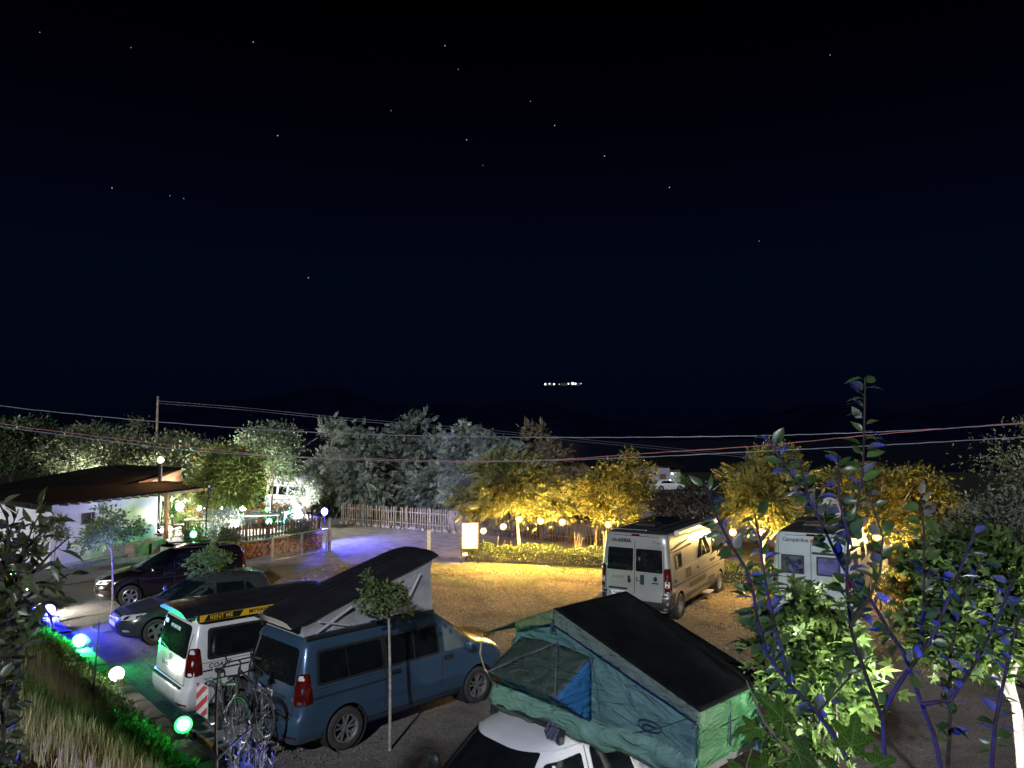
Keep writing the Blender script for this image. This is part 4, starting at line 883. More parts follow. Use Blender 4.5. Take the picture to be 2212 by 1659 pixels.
for a_, b_ in (((1.3, -.03, .13), (1.02, -.03, 1.12)), ((1.75, -.035, .13), (1.55, -.035, .98)), ((2.2, -.035, .13), (2.94, -.03, .5)), ((2.93, -.03, .0), (2.95, -.03, .52))):
    MB().tube([w2(a_), w2(tuple((p+q)/2+d for p, q, d in zip(a_, b_, (.04, 0, 0)))), w2(b_)], .006, 5).build('seam', mat('seam_tape', (.03, .07, .06), .7), tent)
MB().tube([w2((2.96, .02, .30)), w2((2.97, .6, .27)), w2((2.97, 1.22, .31))], .006, 5).build('seam', mat('seam_tape', (.02, .06, .03), .7), tent); MB().tube([w2((2.975, .62, .5)), w2((2.98, .6, .05))], .010, 5).build('strap', M_STRAP, tent)
MB().tube([w2(AT), w2(T2)], .009, 5).build('canopy_pole', M_STEEL, tent); MB().tube([w2(AT), w2(T1)], .009, 5).build('canopy_pole', M_STEEL, tent)
lp, t1 = w2(Lp), w2(T1); MB().tube([lp, lp+(t1-lp)*.35+Vector((-.05, 0, -.1)), t1+Vector((-.03, 0, .03)), t1], .011, 6).build('spring_rod', mat('tan_rod', (.45, .36, .25), .5), tent)
MB().tube([t1, (t1+w2((.05, -.02, .15)))/2+Vector((0, 0, -.06)), w2((.05, -.02, .12))], .008, 5).build('spring_rod', M_STEEL, tent); MB().tube([w2(T2), w2(G_)], .007, 5).build('canopy_cord', M_STRAP, tent)
for p in (AT, A2, A1, (1.09, -.1, 1.1), (2.96, -.03, .5)):
    q = w2(p); mb = MB(); mb.ball(q+Vector((0, -.02, -.03)), .035, 8, 6, (.7, .7, 1.3)); mb.tube([q, q+Vector((.03, -.03, -.11))], [.02, .006], 5); mb.tube([q, q+Vector((-.03, -.03, -.10))], [.02, .006], 5); mb.build('tie_strap', M_STRAP, tent, smooth=True)
MB().slab([w2((.95, -.012, .98)), w2((1.12, -.012, .98)), w2((1.2, -.012, .86)), w2((1.02, -.012, .84))], TW*.008).build('vent_window', mat('vent_cloth', (.10, .13, .22), .7), tent)
ring = [w2((2.42+.15*math.cos(a*PI/12), -.05, .27+.055*math.sin(a*PI/12)+.0)) for a in range(25)]; MB().tube(ring, .006, 5).build('oval_logo', M_STRAP, tent); MB().tube([w2((2.33, -.05, .26)), w2((2.4, -.05, .285)), w2((2.5, -.05, .27))], .008, 5).build('logo_stroke', M_STRAP, tent)
mb = MB(); 
for k in range(3): mb.tube([w2((1.02+k*.05, -.05, -.06)), w2((1.0+k*.06, -.12, -.16-.03*k)), w2((1.06+k*.05, -.16, -.20)), w2((1.1+k*.04, -.10, -.09))], .028, 6)
mb.build('rolled_cover', mat('dark_cover', (.05, .05, .08), .7), tent)

# ---------------------------------------------------------------- bicycles on the rack behind the blue camper
MVB = bv_.root.matrix_basis
rk = MB(); rk.bar((-.05, 0, .45), (-.98, 0, .42), .07, .07)
for x in (-.30, -.66): rk.bar((x, -.75, .44), (x, .75, .44), .12, .03)
for y in (-.35, .35): rk.bar((-.2, y, .47), (-.95, y, .45), .04, .03)
rk.bar((-.93, -.62, .40), (-.93, .62, .40), .03, .10)
rko = rk.build('bike_rack', M_STEEL, None, MVB @ Vector((0, 0, 0)), (0, 0, .795)); tag(rko, 'grey towbar bicycle rack behind the blue camper', 'rack')
for y in (-.52, .52): MB().box((-.965, y, .41), (.03, .22, .09)).build('rack_light', M_RED, rko)
MB().box((-.965, 0, .41), (.012, .5, .10)).build('number_plate', mat('yellow_plate', (.6, .42, .04), .4), rko)
def bike(loc, rz, m, label, flip):
    r = empty('bicycle', loc, rz, label, 'bicycle', 'bicycles on the rack')
    R = .345
    for x, nm in ((-.53, 'wheel'), (.53, 'wheel')):
        M = Matrix.Translation((x, 0, R)) @ Matrix.Rotation(PI/2, 4, 'X'); mb = MB()
        prof = [(R-.022+.022*math.cos(a*PI/4), .022*math.sin(a*PI/4)) for a in range(9)]
        w = MB().lathe(prof, 36, M).build('wheel', M_RUBBER, r, smooth=True, ang=80)
        MB().lathe([(R-.045, -.012), (R-.06, 0), (R-.045, .012), (R-.04, 0), (R-.045, -.012)], 36, M).build('rim', M_RIM, w)
        sp_ = MB()
        for k in range(20): a = 2*PI*k/20; sp_.bar((x+.02*math.cos(a+.5), .02*(-1)**k, R+.02*math.sin(a+.5)), (x+(R-.05)*math.cos(a), 0, R+(R-.05)*math.sin(a)), .004, .004)
        tag(sp_.build('spokes', M_STEEL, w), kind='stuff'); MB().tube([(x, -.05, R), (x, .05, R)], .025, 8).build('hub', M_BLACK, w)
    bb = Vector((-.07, 0, .29)); st = Vector((-.22, 0, .80)); hd = Vector((.36, 0, .88)); h2 = Vector((.39, 0, .74)); rw = Vector((-.53, 0, R)); fw = Vector((.53, 0, R))
    f = MB(); f.tube([bb, st], .02, 8); f.tube([st+Vector((.02, 0, -.06)), hd], .021, 8); f.tube([bb, h2], .032, 8); f.tube([hd+Vector((-.01, 0, .04)), h2], .024, 8)
    for y in (-.05, .05): f.tube([bb+Vector((0, y*.6, 0)), rw+Vector((0, y, 0))], .011, 6); f.tube([st+Vector((.01, y*.4, -.08)), rw+Vector((0, y, 0))], .010, 6)
    f.build('frame', m, r, smooth=True)
    k = MB()
    for y in (-.055, .055): k.tube([h2, Vector((.42, y, .70)), fw+Vector((0, y, 0))], .013, 6)
    k.build('fork', m, r, smooth=True)
    hb = MB(); hb.tube([hd, hd+Vector((-.04, 0, .12)), hd+Vector((.03, 0, .15))], .016, 6); hb.tube([(.28, -.33, 1.01), (.36, -.2, 1.04), (.39, 0, 1.03), (.36, .2, 1.04), (.28, .33, 1.01)], .013, 6); hb.build('handlebar', M_BLACK, r, smooth=True)
    for y in (-1, 1): MB().tube([(.33, y*.26, 1.03), (.26, y*.34, 1.00)], .02, 6).build('grip', M_RUBBER, r); MB().tube([(.36, y*.2, 1.04), (.40, y*.22, 1.12), (.39, y*.24, 1.17)], .014, 5).build('brake_lever', M_BLACK, r)
    sd2 = MB(); sd2.tube([st, st+Vector((-.035, 0, .12))], .015, 6); sd2.ball(st+Vector((-.06, 0, .15)), 1, 10, 6, (.14, .07, .035)); sd2.build('saddle', M_BLACK, r, smooth=True)
    cr = MB(); cr.lathe([(.085, -.01), (.085, .01), (.02, .012)], 20, Matrix.Translation(bb+Vector((0, -.05, 0))) @ Matrix.Rotation(PI/2, 4, 'X')); cr.bar(bb+Vector((0, -.08, 0)), bb+Vector((.10, -.08, -.13)), .025, .015); cr.bar(bb+Vector((0, .08, 0)), bb+Vector((-.10, .08, .13)), .025, .015); cr.box(bb+Vector((.1, -.12, -.14)), (.09, .09, .025)); cr.box(bb+Vector((-.1, .12, .14)), (.09, .09, .025)); cr.build('crank', M_BLACK, r)
    ca = MB()
    for y in (-.06, .06): ca.tube([(-.25, y, .73), (-.72, y, .74)], .008, 5); ca.tube([(-.55, y, .74), rw+Vector((0, y, .02))], .007, 5)
    for x in (-.35, -.5, -.65): ca.bar((x, -.06, .74), (x, .06, .74), .012, .012)
    ca.build('carrier', M_STEEL, r)
    mg = MB(); 
    for x0 in (-.53, .53):
        a0, a1 = (.35, 2.6) if x0 < 0 else (.9, 2.9)
        pts = [(x0+(R+.03)*math.cos(a0+(a1-a0)*i/10), 0, R+(R+.03)*math.sin(a0+(a1-a0)*i/10)) for i in range(11)]; mg.tube(pts, .018, 5)
    mg.build('mudguard', M_BLACK, r); return r
bike(MVB @ Vector((-.68, -.05, .46)), .795-PI/2, mat('grey_frame', (.06, .065, .065), .5, .2), 'grey bicycle on the outer track of the rack beside the striped panel', 0)
bike(MVB @ Vector((-.32, -.10, .46)), .795+PI/2, mat('black_frame', (.03, .03, .035), .4), 'black bicycle on the inner track of the rack next to the blue camper', 1)
wbd = empty('warning_panel', MVB @ Vector((-.86, .42, .70)), .795-PI/2, 'square red and white striped warning panel hung on the bicycles', 'sign')
MB().box((0, 0, .25), (.42, .012, .50)).build('panel', M_PLATE, wbd)
M_REDP = mat('red_stripe', (.50, .05, .06), .5)
for k in range(-2, 3):
    lo = k*.2; P = []
    for (x, z) in ((-.2, lo-.0), (.2, lo+.28), (.2, lo+.38), (-.2, lo+.10)): P.append((x, z))
    Q = []                                                   # clip the stripe to the panel
    def clip(P, f, val):
        out = []
        for i in range(len(P)):
            a, c = P[i-1], P[i]; fa, fc = f(a), f(c)
            if fa >= 0: out.append(a)
            if fa*fc < 0: u = fa/(fa-fc); out.append((a[0]+(c[0]-a[0])*u, a[1]+(c[1]-a[1])*u))
        return out
    P = clip(P, lambda p: p[1]-.01, 0); P = clip(P, lambda p: .49-p[1], 0) if P else P
    if len(P) > 2: MB().slab([(x, -.012, z) for x, z in P], (0, .004, 0)).build('red_stripe', M_REDP, wbd)

# ---------------------------------------------------------------- floodlights
COLS = {'green': (.03, 1, .22), 'blue': (.03, .04, 1), 'white': (1, .97, .88)}
LENS = {k: emit_lens('lens_'+k, {'green': (.01, .36, .06), 'blue': (.02, .05, .6), 'white': (1, .97, .85)}[k], 3) for k in COLS}
def flood(pos, aim, col, watts, label, r=.14, group=None, foot=None, name='floodlight', spread=None):
    d = Vector(aim).normalized(); q = d.to_track_quat('Z', 'Y')
    root = empty(name, pos, 0, label, 'floodlight', group)
    M = q.to_matrix().to_4x4(); 
    h = MB().lathe([(.02, -.14), (.05, -.13), (.07, -.07), (r*.95, -.02), (r*1.08, .0), (r*1.08, .012), (r, .012)], 20, M).build('housing', M_BLACK, root, smooth=True)
    ln = MB().lathe([(.004, .012), (r*.5, .010), (r*.96, .004)], 24).build('lens', LENS[col], root, None, None, True); ln.rotation_mode = 'QUATERNION'; ln.rotation_quaternion = q
    ln.scale = (r/.125,)*2+(1,); 
    if r != .125:
        ln.data = MB().lathe([(.004, .012), (.0625, .010), (.12, .004)], 24).mesh('lens', LENS[col], True)
    ft = foot if foot is not None else .12
    mb = MB(); mb.box((0, 0, -ft+.01), (.12, .10, .02)); mb.tube([(0, 0, -ft), (0, 0, -.05)], .015, 6); mb.tube([(0, 0, -.05), tuple(d*-.08)], .018, 6); mb.build('bracket', M_BLACK, root)
    L = bpy.data.lights.new('flood_light', 'SPOT' if spread else 'POINT'); L.energy = watts; L.color = COLS[col]; L.shadow_soft_size = .05
    if spread: L.spot_size = math.radians(spread); L.spot_blend = .6
    lo = bpy.data.objects.new('flood_light', L); COL.objects.link(lo); lo.parent = root; lo.location = d*.10; lo.rotation_mode = 'QUATERNION'; lo.rotation_quaternion = (-d).to_track_quat('Z', 'Y')
    return root
def wl_lamp(px, py, col, watts, label, aimz=.55, sp_=None):
    p = gnd(px, py, .66); toc = Vector((-p.x, -p.y, 0)).normalized()
    return flood((p.x, p.y, .66), toc+Vector((0, 0, aimz)), col, watts, label, group='floodlights on the low wall', spread=sp_)
wl_lamp(396, 1566, 'green', 60, 'green floodlight on the wall behind the white camper, nearest of the row', .75, 104)
wl_lamp(252, 1456, 'white', 38, 'dazzling white floodlight on the wall between two green ones', .6, 112)
wl_lamp(172, 1384, 'green', 95, 'green floodlight on the wall between the white and the blue one')
wl_lamp(106, 1318, 'blue', 330, 'blue floodlight on the wall in front of the dark cars')
wl_lamp(66, 1277, 'white', 220, 'white floodlight on the wall half hidden by leaves')
wl_lamp(24, 1240, 'green', 6, 'small green floodlight seen through the leaves of the left shrub')
wl_lamp(12, 1172, 'white', 130, 'white floodlight by the side of the building behind the left shrub')
# the row goes on along the wall and the bank below the lookout
for (x, y, z, aim, col, wt, lb, sprd) in ((-2.75, 9.35, .64, (-.02, -1.0, .62), 'blue', 700, 'blue floodlight on the wall under the lavender sprigs', 50),
        (-.6, 1.7, 3.2, (.75, .62, .22), 'blue', 130, 'blue floodlight on the bank below the leafy shoots', 120),
        (3.4, 5.5, .3, (-.5, .7, .55), 'green', 13, 'green floodlight on the ground beside the tent end', 110),
        (4.75, 6.95, 1.5, (-.5, .35, .5), 'white', 170, 'white floodlight on the ground between the two plane trees', None),
        (4.2, 5.6, 1.9, (-.9, 2.7, .9), 'white', 430, 'added white floodlight aimed at the young plane tree', 44),  # extra lamp added to brighten the young plane tree from the front
        (-1.0, 7.4, .66, (-.85, -.15, .42), 'white', 120, 'white floodlight on the wall in front of the pickup', 96)):
    flood((x, y, z), aim, col, wt, lb, group='floodlights on the low wall', spread=sprd)

for (x, y, wt, lb) in ((-22.5, 42.5, 1500, 'added unseen white floodlight behind the building under the olive green trees'), (-17.8, 41.2, 900, 'added unseen white floodlight behind the canopy end of the building')):  # both added out of sight to brighten the trees behind the building
    flood((x, y, .4), (.05, .6, .8), 'white', wt, lb, group='terrace floodlights', spread=140)
def tl(px, py, D, col, watts, label, r=.14, aim=(0, -1, .15), foot=.3):
    return flood(at(px, py, D), aim, col, watts, label, r, 'terrace floodlights', foot)
tl(388, 1094, 39.5, 'white', 700, 'biggest white terrace floodlight just right of the wooden canopy post', .2)
tl(430, 1099, 38.5, 'white', 25, 'small white terrace light against the leaning lamp pole', .1); tl(440, 1098, 38.8, 'white', 20, 'tiny white terrace light on the right of the leaning lamp pole', .09)
tl(431, 1094, 40.5, 'green', 25, 'green terrace floodlight above the leaning pole lights', .13); tl(478, 1096, 40.5, 'green', 25, 'green terrace floodlight under the yellowish tree', .13)
tl(525, 1098, 40.5, 'white', 500, 'white terrace floodlight between two green ones at the back fence', .16); tl(578, 1101, 39.5, 'green', 25, 'green terrace floodlight at the end of the honey fence', .13)
tl(418, 1154, 32.9, 'green', 22, 'green terrace floodlight low among the plants by the chairs', .15); tl(503, 1138, 34.5, 'white', 260, 'white terrace floodlight right behind the brown picket fence', .2, (.2, -.6, .6))
tl(581, 1127, 35.2, 'green', 30, 'green terrace floodlight next to the teal chair back', .14); tl(640, 1103, 37.2, 'white', 330, 'white terrace floodlight under the pale shrub', .2, (.1, -.5, .8)); tl(645, 1113, 36.0, 'white', 170, 'white terrace floodlight at the foot of the pale shrub by the fence', .19, (.2, -.7, .6))
tl(701, 1105, 35.6, 'blue', 750, 'blue terrace floodlight at the corner by the gate opening', .16, (.6, -.7, .1), .6)
# leaning pole with a lamp head over the terrace
p0, p1 = gnd(444, 1178, .34), at(452, 1052, 34.2)
lpz = empty('lamp_pole', p0, 0, 'thin dark leaning pole with an unlit lamp head at the canopy corner', 'lamp')
MB().tube([(0, 0, 0), (.0, 0, 1.5), p1-p0], .035, 8).build('pole', M_BLACK, lpz); MB().ball(p1-p0, .13, 10, 6, (.7, .7, 1.4)).build('lamp_head', M_BLACK, lpz, smooth=True); MB().ball(p1-p0+Vector((.04, -.10, .03)), .05, 8, 6).build('lamp_glass', M_CLEAR, lpz)

# ---------------------------------------------------------------- terrace furniture and the sitter
def chair(loc, rz, label, m=M_WOOD, cush=None):
    r = empty('terrace_chair', loc, rz, label, 'chair', 'terrace chairs')
    for x in (-.2, .2):
        MB().bar((x, .2, 0), (x, .2, .45), .045, .045).build('leg', m, r); MB().bar((x, -.2, 0), (x, -.26, .92), .045, .045).build('leg', m, r)
    MB().box((0, 0, .45), (.46, .46, .04)).build('seat', m, r)
    for k in range(4): MB().box((0, -.225-.012*k, .58+k*.095), (.40, .02, .06)).build('slat', m, r)
    if cush: MB().box((0, .01, .50), (.42, .42, .06)).build('cushion', cush, r)
    return r
def table(loc, rz, label, top, w=1.3, d=.8, m=M_WOOD):
    r = empty('terrace_table', loc, rz, label, 'table'); MB().box((0, 0, .735), (w, d, .04)).build('table_top', top, r)
    for x in (-w/2+.08, w/2-.08):
        for y in (-d/2+.08, d/2-.08): MB().box((x, y, .36), (.06, .06, .71)).build('leg', m, r)
    return r
M_CUSH = mat('white_cushion', (.7, .68, .62), .9); M_CLOTH = mat('pale_cloth', (.5, .55, .58), .8)
q = gnd(433, 1155, .34); table(q, .25, 'wooden terrace table among the slatted chairs', M_ORANGEWOOD, 1.4, .9)
chair(q+Vector((-.95, -.25, 0)), -1.3, 'slatted wooden chair with a pale cushion facing the terrace table', M_WOOD, M_CUSH); chair(q+Vector((-.25, .85, 0)), PI+.2, 'dark slatted chair on the far side of the terrace table'); chair(q+Vector((.95, .2, 0)), 1.7, 'slatted wooden chair at the right end of the terrace table', M_WOOD, M_CUSH)
q = gnd(548, 1150, .6); q.y += .6; table(q, .3, 'long pale table at the right of the terrace', M_CLOTH, 1.9, .8, M_STEEL)
chair(q+Vector((1.1, .1, 0)), 1.3, 'teal backed chair at the end of the pale table', mat('teal_plastic', (.03, .22, .22), .5)); chair(q+Vector((.2, .95, 0)), PI-.2, 'dark blue chair behind the pale table', mat('navy_plastic', (.03, .04, .10), .5)); chair(q+Vector((-.55, 1.0, 0)), PI+.1, 'light grey chair behind the pale table', mat('grey_plastic', (.3, .3, .3), .5))
def pot(px, py, D, label, r=.16, h=.3, seed=1, tall=.35):
    p = at(px, py, D); p.z = max(.34, p.z-h/2); root = empty('potted_plant', p, 0, label, 'plant'); MB().lathe([(r*.7, 0), (r*.72, .0), (r, h), (r*.9, h), (r*.85, h-.04), (.01, h-.04)], 18).build('pot', mat('terracotta', (.34, .13, .06), .8, var=.2), root, smooth=True)
    tufts(root, 'leaves', Vector((0, 0, h+tall*.45)), (r*1.2, r*1.2, tall*.6), 140, .09, ML_BRIGHT, seed)
# ---------------------------------------------------------------- vegetation
ML_GREY = leaf_mat('grey_green_leaf', (.125, .155, .125), (.25, .285, .235), .3, yellow=(.2, .19, .14), cl=.55)
ML_ROB = leaf_mat('locust_leaf', (0.11, 0.12, 0.035), (0.23, 0.22, 0.07), .4, yellow=(.26, .20, .05), cl=.9)
ML_BRIGHT = leaf_mat('fresh_leaf', (.06, .11, .03), (.13, .20, .06), .4, cl=1.5)
ML_DARK = leaf_mat('dark_leaf', (0.04, 0.06, 0.03), (0.09, 0.12, 0.055), .3, cl=.9)
ML_OLIVE = leaf_mat('dusty_leaf', (0.1, 0.125, 0.065), (0.2, 0.23, 0.13), .3, cl=.7)
ML_YEL = leaf_mat('yellow_leaf', (0.13, 0.135, 0.03), (0.27, 0.23, 0.05), .4, yellow=(.35, .20, .03), cl=1.2)
ML_FRUIT = leaf_mat('fruit_leaf', (.032, .068, .02), (.06, .115, .035), .25, .35, cl=9, gloss=.045, under=(.15, .17, .17))
ML_PLANE = leaf_mat('plane_leaf', (0.07, 0.13, 0.03), (0.15, 0.23, 0.06), .4, .4, cl=2)
ML_VINE = leaf_mat('vine_leaf', (.03, .075, .012), (.055, .12, .02), .35, .6, cl=14, gloss=.0)
ML_PALE = leaf_mat('pale_leaf', (.16, .19, .16), (.30, .33, .28), .3, cl=1.5)
ML_LAV = leaf_mat('lavender_leaf', (.10, .115, .12), (.17, .19, .20), .2, cl=3)
T_SIMPLE = ([(0, 0, 0), (.4, .24, .06), (1, 0, -.05), (.4, -.24, .06)], [(0, 1, 2), (0, 2, 3)])
def t_leaf(w=.3, curl=.18, n=4):
    v = []; 
    for i in range(n+1):
        u = i/n; z = -curl*u*u; h = w*math.sin(PI*min(1, u**.8))*(1 if 0 < i < n else 0); 
        v += [(u, h, z+.35*h), (u, 0, z), (u, -h, z+.35*h)]
    f = []
    for i in range(n):
        for k in (0, 1): f.append((i*3+k, i*3+k+1, i*3+k+4, i*3+k+3))
    return v, f
def t_pinnate(n=6, w=.075, L=.30, droop=.25):
    v = []; f = []
    for i in range(n*2+1):
        k = i//2; u = .18+.72*k/n; sd_ = 1 if i % 2 else -1
        if i == n*2: u = .92; a = 0
        else: a = sd_*1.05
        o = Vector((u, 0, -droop*u*u)); d = Vector((math.cos(a), math.sin(a), -.25)); q = Vector((-math.sin(a), math.cos(a), 0)); b = len(v); l = L*(1-.35*abs(u-.5))
        v += [o, o+d*l*.5+q*w, o+d*l, o+d*l*.5-q*w]; f.append((b, b+1, b+2, b+3))
    return [tuple(p) for p in v], f
def t_palm():
    v = []; f = []
    for a, l in ((-1.9, .5), (-1.0, .8), (0, 1.0), (1.0, .8), (1.9, .5)):
        d = Vector((math.cos(a), math.sin(a), 0)); q = Vector((-math.sin(a), math.cos(a), 0)); o = Vector((.28, 0, 0)); b = len(v)
        v += [o-d*.1, o+d*l*.42*.7+q*.13+Vector((0, 0, .05)), o+d*l*.72+Vector((0, 0, -.07)), o+d*l*.42*.7-q*.13+Vector((0, 0, .05))]; f.append((b, b+1, b+2, b+3))
    return [tuple(p) for p in v], f
T_LEAF = t_leaf(); T_PIN = t_pinnate(); T_PALM = t_palm()
def frames(rng, dirs, flop=.8):                              # x along dirs, random roll near level
    x = dirs/np.linalg.norm(dirs, axis=1, keepdims=True); up = np.array([0, 0, 1.0])+rng.normal(0, flop, x.shape)
    y = np.cross(up, x); y /= np.linalg.norm(y, axis=1, keepdims=True)+1e-9; z = np.cross(x, y)
    return np.stack([x, y, z], axis=2)
def clumps(rng, c, rad, n, shell=.55, lump=.25, zcut=-1.0):
    d = rng.normal(size=(n*3, 3)); d /= np.linalg.norm(d, axis=1, keepdims=True); d = d[d[:, 2] > zcut][:n]
    r = shell+(1-shell)*rng.random(len(d))**.6; ph = rng.uniform(0, 6, 3)
    r *= 1+lump*np.sin(d[:, 0]*3.1+ph[0])*np.cos(d[:, 1]*2.7+ph[1])+lump*.7*np.sin(d[:, 2]*4+ph[2]+d[:, 0]*3)
    return np.array(c)+d*r[:, None]*np.array(rad)
def leaves_at(rng, cl, c, per, cr, size, droop=.35, flat=.7, out=1.0):
    N = len(cl)*per; p = np.repeat(cl, per, axis=0)+rng.normal(size=(N, 3))*np.array([cr, cr, cr*flat])*.6
    d = (p-np.array(c)); d /= np.linalg.norm(d, axis=1, keepdims=True)+1e-9
    d = d*out+rng.normal(0, .6, d.shape); d[:, 2] -= droop
    return p, d, size*rng.uniform(.65, 1.25, N)
def limb(mb, a, c, r0, r1, bend=.15, n=5, seg=6, rr=rnd):
    a, c = Vector(a), Vector(c); L = (c-a).length; o = Vector((rr.uniform(-1, 1), rr.uniform(-1, 1), rr.uniform(.2, 1)))*bend*L
    mb.tube([a+(c-a)*(i/n)+o*math.sin(PI*i/n) for i in range(n+1)], [r0+(r1-r0)*i/n for i in range(n+1)], seg, False)
def tufts(root, name, c, rad, n, size, m, seed, tpl=T_SIMPLE, droop=.1, shell=.2):
    rng = np.random.default_rng(seed); cl = clumps(rng, c, rad, n, shell); p, d, s = leaves_at(rng, cl, Vector(c)-Vector((0, 0, rad[2])), 1, .02, size, droop, out=1.2)
    return link_mesh(name, cloud_mesh(name, *tpl, p, frames(rng, d), s, m), root)
def tree(name, base, h0, crown_c, rad, label, m, seed, cat='tree', n=70, per=60, size=.16, cr=.45, tpl=T_SIMPLE, tr=.11, bark=M_BARK, stems=1, group=None, shell=.55, lump=.25, droop=.35, zcut=-.8, nl=12, parts=0, flat=.7, part_tpl=None):
    """base on the ground; crown_c and rad in metres from the base; parts: how many of the nearest leaves become objects of their own"""
    rng = np.random.default_rng(seed); rr = random.Random(seed); root = empty(name, base, 0, label, cat, group); c = Vector(crown_c)
    cl = clumps(rng, c, rad, n, shell, lump, zcut); p, d, s = leaves_at(rng, cl, c-Vector((0, 0, rad[2]*.4)), per, cr, size, droop, flat); R = frames(rng, d)
    if parts:
        w = p+np.array(base); dist = np.linalg.norm(w-np.array([0, 0, EYE]), axis=1); o_ = np.argsort(dist)
        me = []
        for k in range(3): q = MB(); sc = (1, .85+.15*k, 1+.3*k); q.add([(x*sc[0], y*sc[1], z*sc[2]) for x, y, z in (part_tpl or tpl)[0]], (part_tpl or tpl)[1]); g = bpy.data.meshes.new('leaf'); g.from_pydata(q.v, [], q.f); g.materials.append(m); g.shade_smooth(); me.append(g)
        for i in o_[:parts]: lf = link_mesh('leaf', me[i % 3], root); lf.matrix_local = Matrix.Translation(p[i]) @ Matrix(R[i].tolist()).to_4x4() @ Matrix.Scale(s[i], 4)
        o_ = o_[parts:]; p, R, s = p[o_], R[o_], s[o_]
    link_mesh('crown', cloud_mesh('crown', *tpl, p, R, s, m), root)
    mb = MB(); fork = Vector((c.x*.3, c.y*.3, h0))
    for k in range(stems):
        a = 2*PI*k/max(1, stems)+.7; o_ = Vector((math.cos(a), math.sin(a), 0))*(.25 if stems > 1 else 0); fk = fork+o_*2.2*(1 if stems > 1 else 0)
        limb(mb, o_, fk, tr, tr*.7, .05, 6, 8, rr)
        if stems == 1: limb(mb, fk, c+Vector((0, 0, rad[2]*.5)), tr*.65, tr*.15, .06, 6, 6, rr)
        idx = rng.choice(len(cl), min(nl, len(cl)), replace=False)
        for i in idx:
            t_ = rr.uniform(0, .55) if stems == 1 else 0; st = fk.lerp(c+Vector((0, 0, rad[2]*.5)), t_) if stems == 1 else fk
            limb(mb, st, cl[i], tr*.42, tr*.08, .10, 5, 5, rr)
    mb.build('trunk', bark, root, smooth=True); return root
def gpos(px, py, D): p = at(px, py, D); return p
def tree_at(name, px, pytop, pybot, wpx, D, gz, label, m, seed, **k):
    """crown spanning pytop..pybot and wpx wide in the photograph, standing at depth D on ground gz"""
    top, bot = at(px, pytop, D), at(px, pybot, D); w = wpx/F_PX*D; cz = (top.z+bot.z)/2; rz = max(.2, (top.z-bot.z)/2)
    base = Vector((k.pop('bx', None) or top.x, D, gz)); h0 = k.pop('h0', max(.3, bot.z-gz)*.95)
    return tree(name, base, h0, (top.x-base.x, 0, cz-gz), (w/2*.92, w/2*.8, rz*.95), label, m, seed, **k)
# grey trees behind the fence
G = dict(n=80, per=170, size=.50, cr=.62, tpl=T_PIN, tr=.2, bark=mat('dusty_bark', (.22, .19, .17), .9, var=.3, scale=6), group='trees behind the far fence', droop=.7, lump=.5)
tree_at('locust_tree', 790, 945, 1118, 190, 47.5, 0, 'big dusty grey locust tree on the left of the grey grove, by the minibus', ML_GREY, 1, h0=1.4, stems=2, **G)
tree_at('locust_tree', 895, 938, 1108, 190, 49.5, 0, 'tallest dusty grey locust tree with a forked trunk behind the pale fence', ML_GREY, 2, h0=1.3, stems=3, **G)
G2 = dict(G, n=80, per=150, size=.42)
tree_at('locust_tree', 1066, 940, 1120, 180, 44, 0, 'brownish grey locust tree rising behind the first lit tree', ML_GREY, 3, h0=1.2, **G2)
G2 = dict(G2, n=50, per=120, size=.36)
tree_at('locust_tree', 1195, 960, 1110, 130, 42, 0, 'thin reddish locust tree between the two yellow lit trees', leaf_mat('reddish_leaf', (.10, .085, .045), (.19, .15, .085), .35, yellow=(.3, .12, .06)), 4, h0=1.5, **G2)
tree_at('locust_tree', 955, 985, 1112, 95, 46, 0, 'low grey tree filling the grove beside the old timber', ML_GREY, 24, h0=1.2, **G2)
tree_at('locust_tree', 705, 985, 1060, 60, 54, 0, 'dark grey bush of a tree hanging over the minibus bonnet', ML_GREY, 25, h0=.8, **G2)
# trees behind the building
B = dict(n=85, per=190, size=.23, cr=.62, tr=.16, group='trees behind the building', droop=.2, lump=.38)
tree_at('dark_tree', 30, 900, 1030, 200, 46, 0, 'almost black tree at the left edge behind the roof', ML_DARK, 5, **dict(B, lump=.42))
tree_at('broadleaf_tree', 185, 935, 1020, 150, 46, 0, 'pale topped broad tree behind the flue pipe', ML_OLIVE, 6, **B)
tree_at('broadleaf_tree', 300, 930, 1040, 190, 45, 0, 'wide olive green tree behind the orange roof lamp', ML_OLIVE, 7, **B)
tree_at('broadleaf_tree', 410, 962, 1080, 130, 44, 0, 'olive green tree between the roof lamp and the yellowish tree', ML_OLIVE, 8, **B)
tree_at('broadleaf_tree', 590, 918, 1040, 105, 41, .3, 'slender pale green tree in front of the minibus', leaf_mat('sage_leaf', (0.14, 0.18, 0.11), (0.25, 0.3, 0.19), .35, cl=.8), 9, h0=1.5, nl=16, **dict(B, tr=.09, size=.19, n=70))
tree_at('broadleaf_tree', 497, 968, 1098, 128, 37.5, .34, 'bushy yellowish green tree leaning over the terrace lights', leaf_mat('lime_leaf', (.09, .13, .03), (.19, .23, .06), .4, yellow=(.32, .20, .03), cl=1.2), 10, h0=1.2, **dict(B, tr=.09, size=.2, cr=.6))
tree_at('olive_shrub', 660, 1038, 1090, 70, 38.2, .6, 'pale shrub turned white and blue by the terrace floodlights', ML_PALE, 11, h0=.4, cat='shrub', n=30, per=34, size=.13, cr=.3, tr=.05, bark=M_PALEBARK, nl=24)
